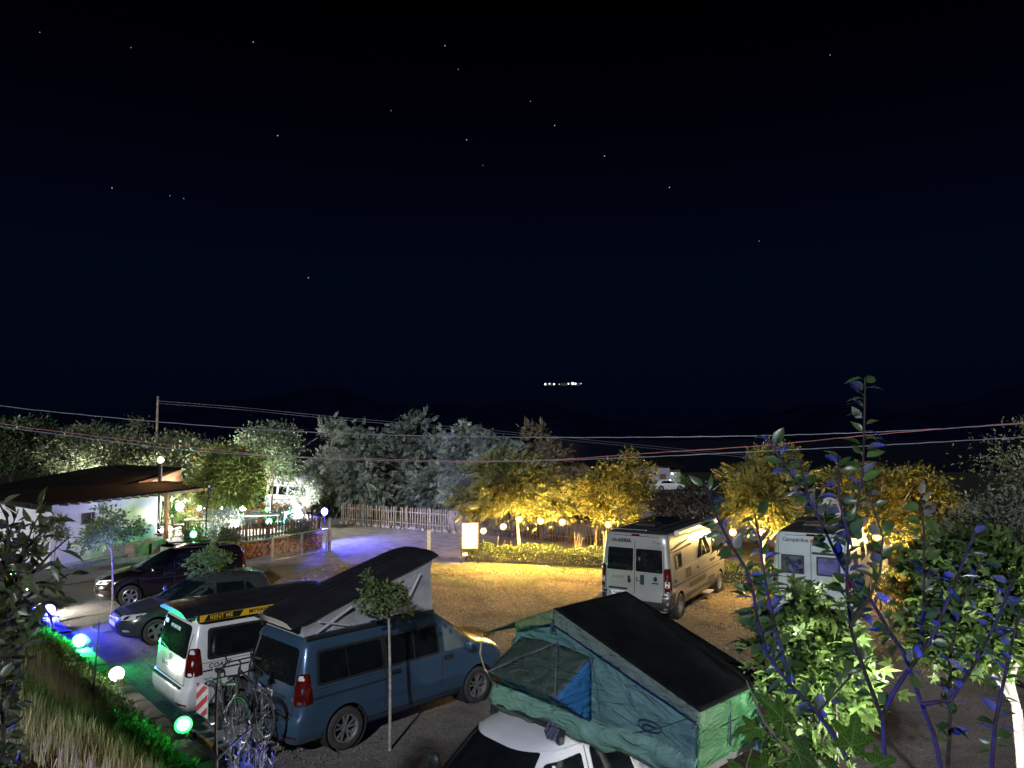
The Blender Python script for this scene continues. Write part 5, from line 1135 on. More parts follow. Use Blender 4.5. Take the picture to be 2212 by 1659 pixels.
tree_at('olive_shrub', 615, 1092, 1140, 50, 37.0, .6, 'grey green bush between the green light and the pale shrub', ML_PALE, 12, h0=.2, cat='shrub', n=30, per=60, size=.13, cr=.3, tr=.03)
tree_at('olive_shrub', 480, 1092, 1175, 70, 33.8, .34, 'spiky grey shrub left of the white light behind the picket fence', ML_PALE, 13, h0=.2, cat='shrub', n=34, per=60, size=.13, cr=.3, tr=.03)
tree_at('garden_bush', 425, 1140, 1180, 40, 33.9, .34, 'dark rounded bush with a green light in it by the terrace chairs', ML_BRIGHT, 14, h0=.2, cat='shrub', n=30, per=60, size=.10, cr=.25, tr=.02)
tree_at('garden_bush', 480, 1150, 1190, 58, 30.6, .2, 'dark shrub in front of the stone wall beside the sapling', ML_DARK, 15, h0=.2, cat='shrub', n=30, per=60, size=.10, cr=.3, tr=.02)
tree_at('garden_bush', 645, 1135, 1165, 62, 33.0, .5, 'low blue green bush spilling over the terrace wall near the gate', ML_DARK, 16, h0=.2, cat='shrub', n=26, per=60, size=.10, cr=.28, tr=.02)
tree_at('garden_bush', 400, 1115, 1148, 40, 38.0, .34, 'clipped green bush behind the wooden terrace table', ML_BRIGHT, 17, h0=.2, cat='shrub', n=26, per=60, size=.10, cr=.25, tr=.02)
tree_at('garden_bush', 360, 1070, 1135, 36, 40.0, .34, 'tall leafy bush left of the canopy post', ML_BRIGHT, 18, h0=.4, cat='shrub', n=26, per=60, size=.14, cr=.3, tr=.04)
# trees lit by the string of bulbs
Y = dict(group='trees wound with bulbs', droop=.35, bark=M_PALEBARK)
tree_at('acacia_tree', 1105, 985, 1128, 190, 31.6, 0, 'spreading tree with a bulb under its crown, nearest the notice board', ML_ROB, 30, h0=1.35, bx=.34, n=65, per=70, size=.38, cr=.42, lump=.35, tpl=T_PIN, tr=.09, zcut=-.75, **Y)
tree_at('acacia_tree', 1318, 1000, 1142, 150, 31.4, 0, 'dense round golden green tree behind the silver camper', ML_YEL, 31, h0=1.2, n=80, per=110, size=.19, cr=.36, lump=.35, tr=.09, **Y)
tree_at('acacia_tree', 1647, 1000, 1140, 125, 27.8, 0, 'feathery yellow green tree between the two tall vans', ML_ROB, 32, h0=1.3, n=50, per=46, size=.46, cr=.36, lump=.4, tpl=T_PIN, tr=.08, **Y)
tree_at('acacia_tree', 1905, 985, 1170, 250, 28.8, 0, 'widest golden tree towering behind the white van', ML_YEL, 33, h0=1.2, n=100, per=120, size=.19, cr=.42, lump=.35, tr=.11, **Y)
tree_at('acacia_tree', 2005, 1140, 1230, 70, 24.5, 0, 'small lit tree with a pale trunk right of the white van', ML_YEL, 34, h0=1.0, n=30, per=60, size=.16, cr=.35, tr=.07, **Y)
# things half lost in the dark on the right
tree_at('dark_tree', 1500, 1060, 1130, 130, 44, 0, 'dim brown bush in the dark behind the silver camper', mat_dim := leaf_mat('dim_leaf', (.035, .028, .022), (.07, .055, .04), .2), 35, h0=.4, n=40, per=60, size=.22, cr=.6, tr=.06, group='dim bushes')
tree_at('dark_tree', 1440, 1075, 1120, 60, 42, 0, 'spiky dim bush rising over the silver roof', mat_dim, 36, h0=.3, n=20, per=50, size=.2, cr=.4, tr=.04, group='dim bushes')
tree_at('dark_tree', 2165, 1065, 1300, 210, 19.5, 0, 'dark feathery tree at the right edge behind the plane tree', leaf_mat('cedar_leaf', (0.08, 0.105, 0.075), (0.16, 0.19, 0.14), .3, cl=1.2), 37, h0=1.2, n=90, per=90, size=.13, cr=.4, tr=.09, group='dim bushes')
tree_at('dark_tree', 2235, 915, 1090, 200, 15, 0, 'thin feathery boughs reaching in at the right edge over the cables', ML_OLIVE, 38, h0=4.2, n=26, per=80, size=.09, cr=.5, tr=.10, flat=.25, shell=.3, group='dim bushes', nl=18)

# saplings in the car park
S = dict(cat='sapling', tr=.028, bark=mat('smooth_bark', (.30, .27, .23), .8, var=.3, scale=12), group='saplings between the vehicles', shell=.35)
ML_SAP = leaf_mat('sapling_leaf', (.085, .13, .04), (.17, .23, .08), .4, cl=2)
def sap(px, pyb, gz, ptop, pbot, w, pc, label, seed, **k):
    b = gnd(px, pyb, gz); tree_at('sapling', pc, ptop, pbot, w, b.y, gz, label, k.pop('m', ML_BRIGHT), seed, bx=b.x, h0=at(pc, pbot, b.y).z-gz, **dict(S, **k))
sap(241, 1332, 0, 1096, 1195, 125, 236, 'young tree with a wide open crown before the white wall', 40, m=ML_SAP, n=46, per=34, size=.13, cr=.20, lump=.4)
sap(456, 1350, 0, 1168, 1262, 88, 455, 'young tree standing between the two dark cars', 41, m=ML_SAP, n=36, per=36, size=.12, cr=.16, lump=.4)
sap(842, 1621, 0, 1243, 1330, 112, 829, 'young tree with a neat crown in front of the blue camper', 42, m=ML_SAP, n=40, per=34, size=.085, cr=.11, lump=.3)
sap(120, 1262, 0, 1122, 1170, 72, 118, 'sapling glowing blue at the corner of the white building', 43, m=ML_OLIVE, n=26, per=30, size=.13, cr=.17)
# bare stakes on the bank
p = gnd(190, 1560, .8); st = empty('stem', p, 0, 'thin bare dark stem on the bank left of the white floodlight', 'sapling')
q = at(215, 1342, p.y)-p; MB().tube([(0, 0, 0), q*.4+Vector((.02, 0, 0)), q], [.022, .017, .007], 6).build('trunk', M_DARKBARK, st); tufts(st, 'leaves', Vector((-.05, 0, .3)), (.3, .25, .35), 160, .08, ML_OLIVE, 44)
# hedge
ML_HEDGE = leaf_mat('hedge_leaf', (.10, .135, .035), (.20, .23, .07), .35, cl=2)
def hedge(pts, label, seed, h=.72, n=2600, d=.38):
    rng = np.random.default_rng(seed); r = empty('clipped_hedge', pts[0], 0, label, 'hedge'); P = [Vector(p) for p in pts]; tot = []
    core = MB(); 
    for a, c in zip(P[:-1], P[1:]):
        L = (c-a).length; k = int(n*L); u = rng.random(k); y = rng.normal(0, d*.6, k); z = np.abs(rng.random(k)**.55)*h*(1+.10*np.sin(u*L*3.1)+.07*np.sin(u*L*7.7+1))
        dd = (c-a)/L; nn = Vector((-dd.y, dd.x, 0)); tot.append(np.array(a-P[0])[None]+u[:, None]*np.array(c-a)+y[:, None]*np.array(nn)*(1-.25*(z/h)[:, None])+z[:, None]*np.array([0, 0, 1]))
        core.bar(a-P[0]+Vector((0, 0, h*.36)), c-P[0]+Vector((0, 0, h*.36)), d*.35, h*.55)
    p = np.concatenate(tot); dr = rng.normal(0, 1, p.shape); dr[:, 2] += .6
    link_mesh('leaves', cloud_mesh('leaves', *T_SIMPLE, p, frames(rng, dr), .075*rng.uniform(.6, 1.4, len(p)), ML_HEDGE), r); r.children[0]['kind'] = 'stuff'; core.build('twigs', M_DARKBARK, r); return r
hedge([gnd(1006, 1214), gnd(1150, 1218), gnd(1330, 1228)], 'low clipped hedge between the notice board and the silver camper', 50, n=1500)
hedge([gnd(1556, 1262), gnd(1650, 1268), gnd(1700, 1272)], 'piece of low hedge between the two tall vans', 51, n=1500)
hedge([gnd(1850, 1262), gnd(1960, 1290), gnd(2080, 1300)], 'rough hedge lit gold right of the white van', 52, .75, 800, .6)
mb = MB()
hs = empty('dry_stalks', gnd(1290, 1212), 0, 'dry flower stalks standing above the hedge by the silver camper', 'plant')
for i in range(16):
    x = rnd.uniform(-.9, .5) if i < 10 else rnd.uniform(-5, -3.5); h = rnd.uniform(.8, 1.25); mb.tube([(x, 0, 0), (x+rnd.uniform(-.05, .05), 0, h*.6), (x+rnd.uniform(-.12, .12), rnd.uniform(-.1, .1), h)], [.016, .014, .018], 5)
tag(mb.build('stalks', mat('straw_stalk', (.35, .25, .15), .8), hs), kind='stuff')
# old timber and stones behind the pale fence
tm = empty('timber_lean_to', (-2.4, 44.5, 0), 0, 'old rough timber lean-to beneath the grey trees behind the fence', 'shed')
M_OLDW = mat('old_timber', (.13, .10, .08), .9, var=.4, scale=4, bump=.4)
for a, c in (((-.9, 0, 0), (-.9, 0, 2.1)), ((1.1, 0, 0), (1.1, 0, 1.9)), ((-1, 0, 2.05), (1.4, 0, 1.85)), ((-1.9, .2, .2), (-.4, 0, 1.6)), ((.1, .1, 0), (1.6, .2, 1.9))): MB().bar(a, c, .10, .10).build('beam', M_OLDW, tm)
for k in range(8): MB().box((.6+k*.17, .5, .6), (.14, .03, 1.2+.1*math.sin(k*2))).build('plank', M_OLDW, tm)
M_ROCK = mat('pale_rock', (.27, .24, .22), .9, var=.35, scale=2, bump=.6, bscale=8)
rk_m = []
for k in range(4):
    q = MB().ball((0, 0, 0), 1, 10, 7); r2 = random.Random(k+30); q.v = [tuple(c*(1+.22*mnoise.noise(Vector((x*1.7+k*9, y*1.7, z*1.7)))) for c in (x, y, z)) for x, y, z in q.v]; rk_m.append(q.mesh('boulder', M_ROCK, True, 50))
for i, (px, py, D, s_, lb) in enumerate(((985, 1100, 42.5, .62, 'pale upright boulder behind the fence post beside the timber lean-to'), (1120, 1118, 39, .5, 'rounded boulder in the dark under the first lit tree'), (1180, 1120, 38, .4, 'small boulder in the dark left of the golden tree'))):
    p = at(px, py, D); o = link_mesh('boulder', rk_m[i], None, (p.x, D, s_*.7), (.3*i, .2, i)); o.scale = (s_*.8, s_*.7, s_*1.1); tag(o, lb, 'boulder')
p, q = fence_pts[0], fence_pts[2]
kerb = empty('rubble_edging', p, 0, 'line of rubble stones along the foot of the pale picket fence', 'kerb'); d = q-p; nn = Vector((d.y, -d.x, 0)).normalized()
for i in range(46):
    u = (i+rnd.random()*.7)/46; o = link_mesh('stone', rk_m[i % 4], kerb, d*u+nn*rnd.uniform(.12, .32)+Vector((0, 0, .05)), (rnd.uniform(0, 3), rnd.uniform(0, 3), rnd.uniform(0, 3))); s_ = rnd.uniform(.07, .15); o.scale = (s_, s_*.8, s_*.7)

# plane tree shrub and plane tree on the right, built nearest
tree_at('plane_sapling', 1752, 1290, 1640, 200, 8.3, 0, 'bright young plane tree with lobed leaves beside the tent', ML_PLANE, 60, cat='sapling', h0=.6, n=70, per=30, size=.20, cr=.26, tpl=T_PALM, tr=.03, parts=260, droop=.25, zcut=-.95, shell=.35)
tree_at('plane_tree', 2120, 1150, 1480, 260, 8.6, 0, 'large leafy plane tree with a white trunk at the right edge', ML_PLANE, 61, bx=5.78, h0=2.2, n=120, per=36, size=.17, cr=.3, tpl=T_PALM, tr=.075, bark=M_PALEBARK, parts=260, droop=.25, shell=.4)

# ---------------------------------------------------------------- shoots close to the lookout
def shoots(name, label, cat, base, lines, lmesh, m, leaf_len, gap, seed, bark, r0=.011, group=None, limit=280, spray=1.0, thick=.0064, planar=False):
    rr = random.Random(seed); root = empty(name, base, 0, label, cat, group); B0 = Vector(base); cnt = 0; cand = []
    for ln, (ra, rb) in lines:
        P = [Vector(p)-B0 for p in ln]; k = len(P); br = MB().tube(P, [ra+(rb-ra)*i/(k-1) for i in range(k)], 7).build('branch', bark, root, smooth=True)
        d = 0; side = rr.random()*6
        for a, c in zip(P[:-1], P[1:]):
            L = (c-a).length; t_ = (c-a).normalized()
            while d < L:
                q_ = a+(c-a)*(d/L)+B0; rad_ = ra+(rb-ra)*(P.index(a)+d/L)/(k-1); y_ = (q_.z-EYE)/q_.y
                if rad_ < thick and y_ > -.47: cand.append((a+(c-a)*(d/L), t_, side))
                side += 2.4+rr.uniform(-.4, .4); d += gap*rr.uniform(.6, 1.4)
            d -= L
    rr.shuffle(cand); ex = []
    for ic, (p, t_, a) in enumerate(cand):
        s1 = t_.orthogonal().normalized(); s2 = t_.cross(s1); o = (s1*math.cos(a)+s2*math.sin(a))
        if planar: sdw = t_.cross(Vector((0, -1, .1))).normalized()*(1 if ic % 2 else -1); o = (sdw+o*.55+t_*rr.uniform(-.5, .7)).normalized()
        x = (o*spray+t_*.55+Vector((0, 0, rr.uniform(-.35, .3)))).normalized()
        z = Vector((rr.gauss(0, .6), rr.gauss(-.15, .6), rr.choice((1, .9, .3)))).normalized(); y = z.cross(x).normalized(); z = x.cross(y); s = leaf_len*rr.uniform(.7, 1.2)
        if ic >= limit: ex.append((p+x*s*.18, Matrix((x, y, z)).transposed(), s)); continue
        lf = link_mesh('leaf', lmesh[rr.randrange(len(lmesh))], root); lf.matrix_local = Matrix.Translation(p+x*s*.18) @ Matrix((x, y, z)).transposed().to_4x4() @ Matrix.Scale(s, 4)
    if ex: link_mesh('leaves', cloud_mesh('leaves', *T_LEAF, np.array([np.array(q[0]) for q in ex]), np.array([np.array(q[1]) for q in ex]), np.array([q[2] for q in ex]), m), root)['kind'] = 'stuff'
    return root
def leaf_mesh(w, curl, m, n=6, stalk=True, fold=.35, wave=0):
    v, f = t_leaf(w, curl, n); v = [(x, y, z*1.0+wave*math.sin(x*9)*abs(y)) for x, y, z in v]
    mb = MB().add(v, f)
    if stalk: mb.tube([(-.28, 0, .03), (0, 0, 0), (.3, 0, -.01)], .014, 4, False)
    me = bpy.data.meshes.new('leaf'); me.from_pydata(mb.v, [], mb.f); me.materials.append(m); me.shade_smooth(); return me
FL = [leaf_mesh(w, c, ML_FRUIT, wave=wv) for w, c, wv in ((.21, .4, .1), (.16, .6, .2), (.23, .3, -.1), (.13, .8, .1))]
def ln(pts, D0, D1): return [at(x, y, D0+(D1-D0)*i/(len(pts)-1)) for i, (x, y) in enumerate(pts)]
FB = at(1960, 1780, 2.35)
L_ = [(ln([(1915, 1700), (1907, 1555), (1875, 1470), (1851, 1405), (1837, 1353), (1829, 1253), (1833, 1167), (1852, 1090), (1864, 1019), (1867, 919), (1869, 815)], 2.3, 2.15), (.0070, .0022)),
      (ln([(2042, 1700), (2019, 1592), (1988, 1512), (1952, 1409), (1921, 1363), (1881, 1295), (1852, 1277), (1811, 1208), (1779, 1139), (1760, 1082), (1726, 1051), (1695, 1007), (1654, 938)], 2.5, 2.2), (.0080, .0022)),
      (ln([(1830, 1640), (1799, 1583), (1765, 1540), (1707, 1479), (1658, 1415), (1637, 1344), (1628, 1283), (1611, 1228), (1581, 1180), (1552, 1126), (1536, 1084), (1522, 1045)], 2.25, 1.95), (.0070, .0022)),
      (ln([(1707, 1472), (1680, 1375), (1658, 1283), (1646, 1207), (1644, 1176), (1630, 1110)], 2.2, 2.1), (.006, .002)),
      (ln([(1907, 1545), (1927, 1500), (1955, 1457), (2013, 1378), (2049, 1295), (2080, 1216), (2105, 1150)], 2.3, 2.1), (.008, .003)),
      (ln([(1990, 1400), (1996, 1289), (1996, 1145), (1987, 1070)], 2.4, 2.3), (.006, .002)),
      (ln([(1994, 1521), (2055, 1512), (2117, 1415), (2162, 1320), (2190, 1250)], 2.4, 2.2), (.007, .003)),
      (ln([(2046, 1680), (2052, 1574), (2052, 1421), (2070, 1330), (2120, 1210)], 2.5, 2.5), (.007, .003)),
      (ln([(1837, 1353), (1878, 1290), (1900, 1240), (1907, 1160), (1880, 1080), (1860, 1030)], 2.2, 2.3), (.005, .002)),
      (ln([(1765, 1540), (1830, 1470), (1868, 1420)], 2.2, 2.3), (.004, .002)),
      (ln([(1779, 1139), (1750, 1085), (1735, 1030), (1725, 985)], 2.2, 2.15), (.004, .002)),
      (ln([(1840, 1180), (1815, 1090), (1810, 1020), (1815, 985)], 2.15, 2.1), (.004, .002)),
      (ln([(2140, 1680), (2150, 1560), (2175, 1440), (2200, 1330)], 2.3, 2.2), (.007, .003))]
shoots('fruit_sapling', 'leafy fruit tree shoots close to the camera tinted blue from below', 'sapling', FB, L_, FL, ML_FRUIT, .047, .0125, 70, M_DARKBARK, limit=300, planar=True)
def vine_leaf():
    v = [(0, 0, 0)]; n = 48
    for i in range(n+1):
        a = -2.7+5.4*i/n; r = max(L*math.exp(-((a-c)/w)**2) for c, L, w in ((0, 1.0, .5), (1.05, .88, .42), (-1.05, .88, .42), (2.1, .68, .5), (-2.1, .68, .5)))
        r = max(r, .46)+.035*(-1)**i; lob = min(abs(a-c) for c in (0, 1.05, -1.05, 2.1, -2.1))
        v.append((r*math.cos(a)*.8+.1, r*math.sin(a)*.8, .10*lob-.16*r*r))
        v.append((r*.55*math.cos(a)*.8+.05, r*.55*math.sin(a)*.8, .07*lob-.03*r))
    f = []
    for i in range(n): o, q = 1+2*i, 2+2*i; f += [(0, q, q+2), (q, o, o+2, q+2)]
    mb = MB(); mb.add(v, f); mb.mi = 1
    for c, L in ((0, .95), (1.05, .82), (-1.05, .82), (2.1, .6), (-2.1, .6)): mb.tube([(0, 0, .012), (L*.4*math.cos(c), L*.4*math.sin(c), .0), (L*.76*math.cos(c)+.08, L*.76*math.sin(c), -.10)], [.014, .009, .003], 4, False)
    mb.tube([(-.6, .05, -.2), (-.2, 0, -.03), (0, 0, 0)], .02, 5, False)
    me = bpy.data.meshes.new('leaf'); me.from_pydata(mb.v, [], mb.f); me.materials.append(ML_VINE); me.materials.append(mat('vine_vein', (.10, .16, .04), .6)); me.polygons.foreach_set('material_index', mb.m); me.shade_smooth(); return me
VL = vine_leaf()
gvb = at(1700, 1760, 1.7); gv = empty('grape_vine', gvb, 0, 'broad vine leaves at the bottom edge in front of the tent', 'vine')
MB().tube([at(1760, 1760, 1.7)-gvb, at(1720, 1640, 1.7)-gvb, at(1650, 1560, 1.68)-gvb, at(1625, 1500, 1.66)-gvb, at(1612, 1470, 1.66)-gvb], [.006, .005, .003, .002, .001], 6).build('branch', mat('vine_stem', (.2, .17, .09), .6), gv)
for (px, py, s_, a, tl_) in ((1690, 1556, .10, 2.2, .5), (1632, 1572, .06, 3.4, .9), (1722, 1625, .12, -.7, .7), (1655, 1655, .095, 3.9, .4), (1610, 1668, .10, 4.6, 1.1), (1838, 1610, .095, 1.2, .4), (1893, 1650, .075, .2, .9), (1795, 1668, .09, -.4, .5)):
    x = Vector((math.cos(a), .25, math.sin(a)*.9)).normalized(); z = Vector((rnd.uniform(-.2, .3), -tl_, .75)).normalized(); y = z.cross(x).normalized(); z = x.cross(y)
    lf = link_mesh('leaf', VL, gv); lf.matrix_local = Matrix.Translation(at(px, py, 1.7)-gvb) @ Matrix((x, y, z)).transposed().to_4x4() @ Matrix.Scale(s_*.85, 4)
# dark shrub at the left edge
LSB = at(-20, 1720, 4.2); OL = [leaf_mesh(w, c, ML_DK := leaf_mat('laurel_leaf', (.05, .068, .03), (.10, .125, .06), .25, .35, cl=6), 4) for w, c in ((.22, .3), (.19, .5), (.25, .15))]
L_ = [(ln(p, a, b), (.012, .003)) for p, a, b in (([(5, 1700), (8, 1500), (15, 1350), (40, 1230), (70, 1140), (100, 1085)], 4.2, 4.0), ([(10, 1450), (50, 1340), (95, 1270), (150, 1240)], 4.2, 4.1), ([(10, 1350), (60, 1250), (110, 1195), (150, 1160)], 4.1, 3.9), ([(8, 1500), (-10, 1300), (10, 1180), (40, 1100)], 4.3, 4.2), ([(15, 1330), (40, 1270), (75, 1230), (115, 1218)], 4.2, 3.9), ([(-5, 1250), (20, 1180), (15, 1120), (-5, 1080)], 4.1, 4.0), ([(20, 1330), (45, 1310), (90, 1300), (130, 1290)], 4.0, 3.8), ([(10, 1420), (40, 1400), (70, 1380)], 4.1, 3.9), ([(40, 1230), (50, 1190), (90, 1150), (115, 1120)], 4.1, 4.0))]
shoots('laurel_shrub', 'dark glossy leaved shrub at the left edge before the white building', 'shrub', LSB, L_, OL, None, .115, .05, 71, M_DARKBARK, limit=300, thick=.02)
ls_ = [c for c in bpy.data.objects if c.name.startswith('laurel_shrub')][0]; rng = np.random.default_rng(77); P_ = []
for (px, py, w_, h_, n_) in ((8, 1300, 22, 110, 260), (35, 1180, 28, 55, 90), (5, 1480, 18, 90, 190), (5, 1640, 28, 50, 110)):
    for k in range(n_): P_.append(np.array(at(px+rng.normal(0, w_), py+rng.normal(0, h_*.6), 4.4+rng.normal(0, .2))-LSB))
P_ = np.array(P_); d_ = rng.normal(0, 1, P_.shape); lv_ = link_mesh('leaves', cloud_mesh('leaves', *T_LEAF, P_, frames(rng, d_), .075*rng.uniform(.6, 1.3, len(P_)), ML_DK), ls_); lv_['kind'] = 'stuff'
# sprig with blue lit needles at the foot of the bank
sb = Vector((at(470, 1800, 6.6).x, 6.6, 2.2)); sp1 = [at(x, y, 6.6) for x, y in ((470, 1800), (468, 1659), (466, 1580), (468, 1500), (472, 1448))]; sp2 = [at(x, y, D) for x, y, D in ((470, 1640, 6.6), (520, 1590, 6.5), (560, 1560, 6.5), (575, 1530, 6.5))]
shoots('rosemary_bush', 'dark upright stem with narrow leaves glowing blue before the bicycles', 'shrub', sb, [(sp1, (.016, .009)), (sp2, (.010, .004))], [leaf_mesh(.10, .2, ML_LAV, 3)], None, .06, .8, 72, M_DARKBARK, limit=10, thick=.05)
rz_ = [c for c in bpy.data.objects if c.name.startswith('rosemary_bush')][0]
rng = np.random.default_rng(5); st_ = []; 
for k in range(34):
    px = 490+rng.random()*80; b_ = at(px, 1760, 8.2+rng.normal(0, .2)); e_ = at(px+rng.normal(8, 26), 1520+rng.random()**.6*130, 8.2+rng.normal(0, .25)); st_.append((b_, e_))
P_, D_ = [], []
mbs = MB()
for b_, e_ in st_:
    mbs.tube([b_-sb, e_-sb], [.004, .002], 4, False)
    for u in np.linspace(.3, 1, 16): P_.append(np.array(b_.lerp(e_, u)-sb)); dd = np.array((e_-b_).normalized())*1.1+rng.normal(0, .55, 3); D_.append(dd)
link_mesh('leaves', cloud_mesh('leaves', [(0, 0, 0), (.5, .09, .02), (1, 0, 0), (.5, -.09, .02)], [(0, 1, 2, 3)], np.array(P_), frames(rng, np.array(D_)), ((.075)*rng.uniform(.7, 1.3, len(P_))), ML_LAV), rz_)['kind'] = 'stuff'
mbs.build('twigs', M_DARKBARK, rz_)['kind'] = 'stuff'

# ---------------------------------------------------------------- grass
def blades(name, pts, hgt, w, m, rng, lean=.35, seg=2):
    N = len(pts); v = [(0, -.5, 0), (0, .5, 0), (.5, -.36, .55), (.5, .36, .55), (1.0, 0, 1)]; V = np.array(v); k = 5
    a = rng.uniform(0, 2*PI, N); l = np.abs(rng.normal(0, lean, N))*hgt; wv = w*rng.uniform(.6, 1.4, N); c, s = np.cos(a), np.sin(a)
    bend = (V[:, 2]**1.6)[None, :]*l[:, None]; side = V[:, 1][None, :]*wv[:, None]
    X = pts[:, 0:1]+c[:, None]*bend-s[:, None]*side; Yv = pts[:, 1:2]+s[:, None]*bend+c[:, None]*side; Z = pts[:, 2:3]+V[:, 2][None, :]*hgt[:, None]
    co = np.stack([X, Yv, Z], 2).reshape(-1, 3)
    fl = np.array([0, 1, 3, 2, 2, 3, 4]); loops = (fl[None]+(np.arange(N)*k)[:, None]).ravel(); tot = np.tile([4, 3], N)
    me = bpy.data.meshes.new(name); me.vertices.add(N*k); me.vertices.foreach_set('co', co.astype(np.float32).ravel()); me.loops.add(len(loops)); me.loops.foreach_set('vertex_index', loops.astype(np.int32)); me.polygons.add(len(tot)); me.polygons.foreach_set('loop_start', np.concatenate([[0], np.cumsum(tot)[:-1]]).astype(np.int32)); me.update(calc_edges=True); me.validate(); me.materials.append(m)
    return tag(link_mesh(name, me), kind='stuff')
ML_DRY = leaf_mat('dry_grass', (.26, .22, .11), (.50, .43, .25), .3, yellow=(.58, .5, .32), cl=.9, gloss=.03)
ML_GRS = leaf_mat('green_grass', (.08, .125, .03), (.19, .24, .08), .3, yellow=(.34, .30, .14), cl=.9, gloss=.03)
rng = np.random.default_rng(8)
def bank_pts(n, smin, smax, tmin, tmax):
    s = rng.uniform(smin, smax, n); t_ = rng.uniform(tmin, tmax, n); x = W0.x+WD.x*s+WN.x*t_; y = W0.y+WD.y*s+WN.y*t_; z = np.array([height(a, b) for a, b in zip(x, y)]); return np.stack([x, y, z-.02], 1)
pts = bank_pts(34000, -5, 13, .45, 4.0); nz = np.array([mnoise.noise(Vector((a*.55, b*.55, 0))) for a, b, _ in pts]); dist = np.linalg.norm(pts[:, :2], axis=1)
dry = (nz+rng.normal(0, .12, len(nz))+(11-dist)*.05) > -.08
blades('dry_grass', pts[dry], rng.uniform(.12, .30, dry.sum()), .010, ML_DRY, rng); blades('grass', pts[~dry], rng.uniform(.08, .24, (~dry).sum()), .011, ML_GRS, rng, .5)
pts = bank_pts(5000, -3, 12, .3, 1.1); dr = rng.normal(0, 1, pts.shape); dr[:, 2] = np.abs(dr[:, 2])+.4; pts[:, 2] += rng.uniform(.02, .22, len(pts))
for (lx, ly) in [(o.location.x, o.location.y) for o in bpy.data.objects if o.name.startswith('floodlight') and o.get('group') == 'floodlights on the low wall' and o.location.y > 10]:
    k_ = 150; q_ = np.stack([lx+rng.normal(0, .32, k_), ly+rng.normal(0, .32, k_)-.12, np.full(k_, .5)+rng.uniform(0, .16, k_)], 1); tt = np.array([bank_t(a, b) for a, b in q_[:, :2]]); q_ = q_[(tt > -.1) & (np.hypot(q_[:, 0]-lx*.99, q_[:, 1]-ly*.99) > .16)]
    pts = np.concatenate([pts, q_]); d2 = rng.normal(0, 1, q_.shape); d2[:, 2] = np.abs(d2[:, 2])+.3; dr = np.concatenate([dr, d2])
tag(link_mesh('weeds', cloud_mesh('weeds', *T_SIMPLE, pts, frames(rng, dr), .075*rng.uniform(.6, 1.5, len(pts)), ML_BRIGHT)), kind='stuff')
n_ = 42000; x = rng.uniform(-9, 15, n_); y = 16+14.5*rng.random(n_)**.9; keep = (x > -7+rng.normal(0, .8, n_)) & (y < 30.3-.1*x); x, y = x[keep], y[keep]
gz_ = np.array([mnoise.noise(Vector((a*.35, b*.35, 3))) for a, b in zip(x, y)]); gr = (gz_+(y-25.5)*.07+rng.normal(0, .1, len(x))) > .12; P = np.stack([x, y, np.full(len(x), -.01)], 1)
blades('lawn_straw', P[~gr], rng.uniform(.03, .075, (~gr).sum()), .014, ML_DRY, rng, 1.1); blades('lawn_grass', P[gr], rng.uniform(.04, .10, gr.sum()), .014, ML_GRS, rng, .8)
n_ = 9000; x = rng.uniform(-9, 7, n_); y = rng.uniform(10.5, 20, n_); tt = np.array([bank_t(a, b) for a, b in zip(x, y)]); k_ = tt < -.2; x, y = x[k_], y[k_]; P = np.stack([x, y, np.full(len(x), .004)], 1); dr = rng.normal(0, 1, P.shape); dr[:, 2] *= .2
OCT = ([(1, 0, 0), (0, .8, 0), (-.9, 0, 0), (0, -.9, 0), (.1, 0, .6), (0, .1, -.5)], [(0, 1, 4), (1, 2, 4), (2, 3, 4), (3, 0, 4), (1, 0, 5), (2, 1, 5), (3, 2, 5), (0, 3, 5)])
tag(link_mesh('gravel', cloud_mesh('gravel', *OCT, P, frames(rng, dr, .3), .016*rng.uniform(.5, 1.8, len(P)), mat('pebble', (.05, .047, .044), .9, var=.6, scale=3, col2=(.22, .2, .18)))), kind='stuff')
n_ = 1400; x = rng.uniform(-9, 12, n_); y = rng.uniform(11, 30, n_); tt = np.array([bank_t(a, b) for a, b in zip(x, y)]); k_ = tt < -.3; x, y = x[k_], y[k_]; P = np.stack([x, y, np.full(len(x), .02)], 1); dr = rng.normal(0, 1, P.shape); dr[:, 2] *= .15
tag(link_mesh('fallen_leaves', cloud_mesh('fallen_leaves', *T_LEAF, P, frames(rng, dr, .25), .06*rng.uniform(.5, 1.4, len(P)), leaf_mat('fallen_leaf', (.12, .08, .035), (.30, .22, .11), .1))), kind='stuff')
# potted plants of the terrace
for a in ((358, 1112, 40.2, 'terracotta pot with light green leaves left of the canopy post', .22, .35, 80), (391, 1108, 40.4, 'terracotta pot under the biggest white floodlight', .2, .3, 81), (405, 1108, 40.5, 'terracotta pot right of the biggest white floodlight', .2, .3, 82), (560, 1122, 38.5, 'potted plant between the pale table and the honey fence', .2, .3, 83), (657, 1139, 34.6, 'orange pot on the terrace wall end by the blue light', .17, .26, 84)): pot(*a)
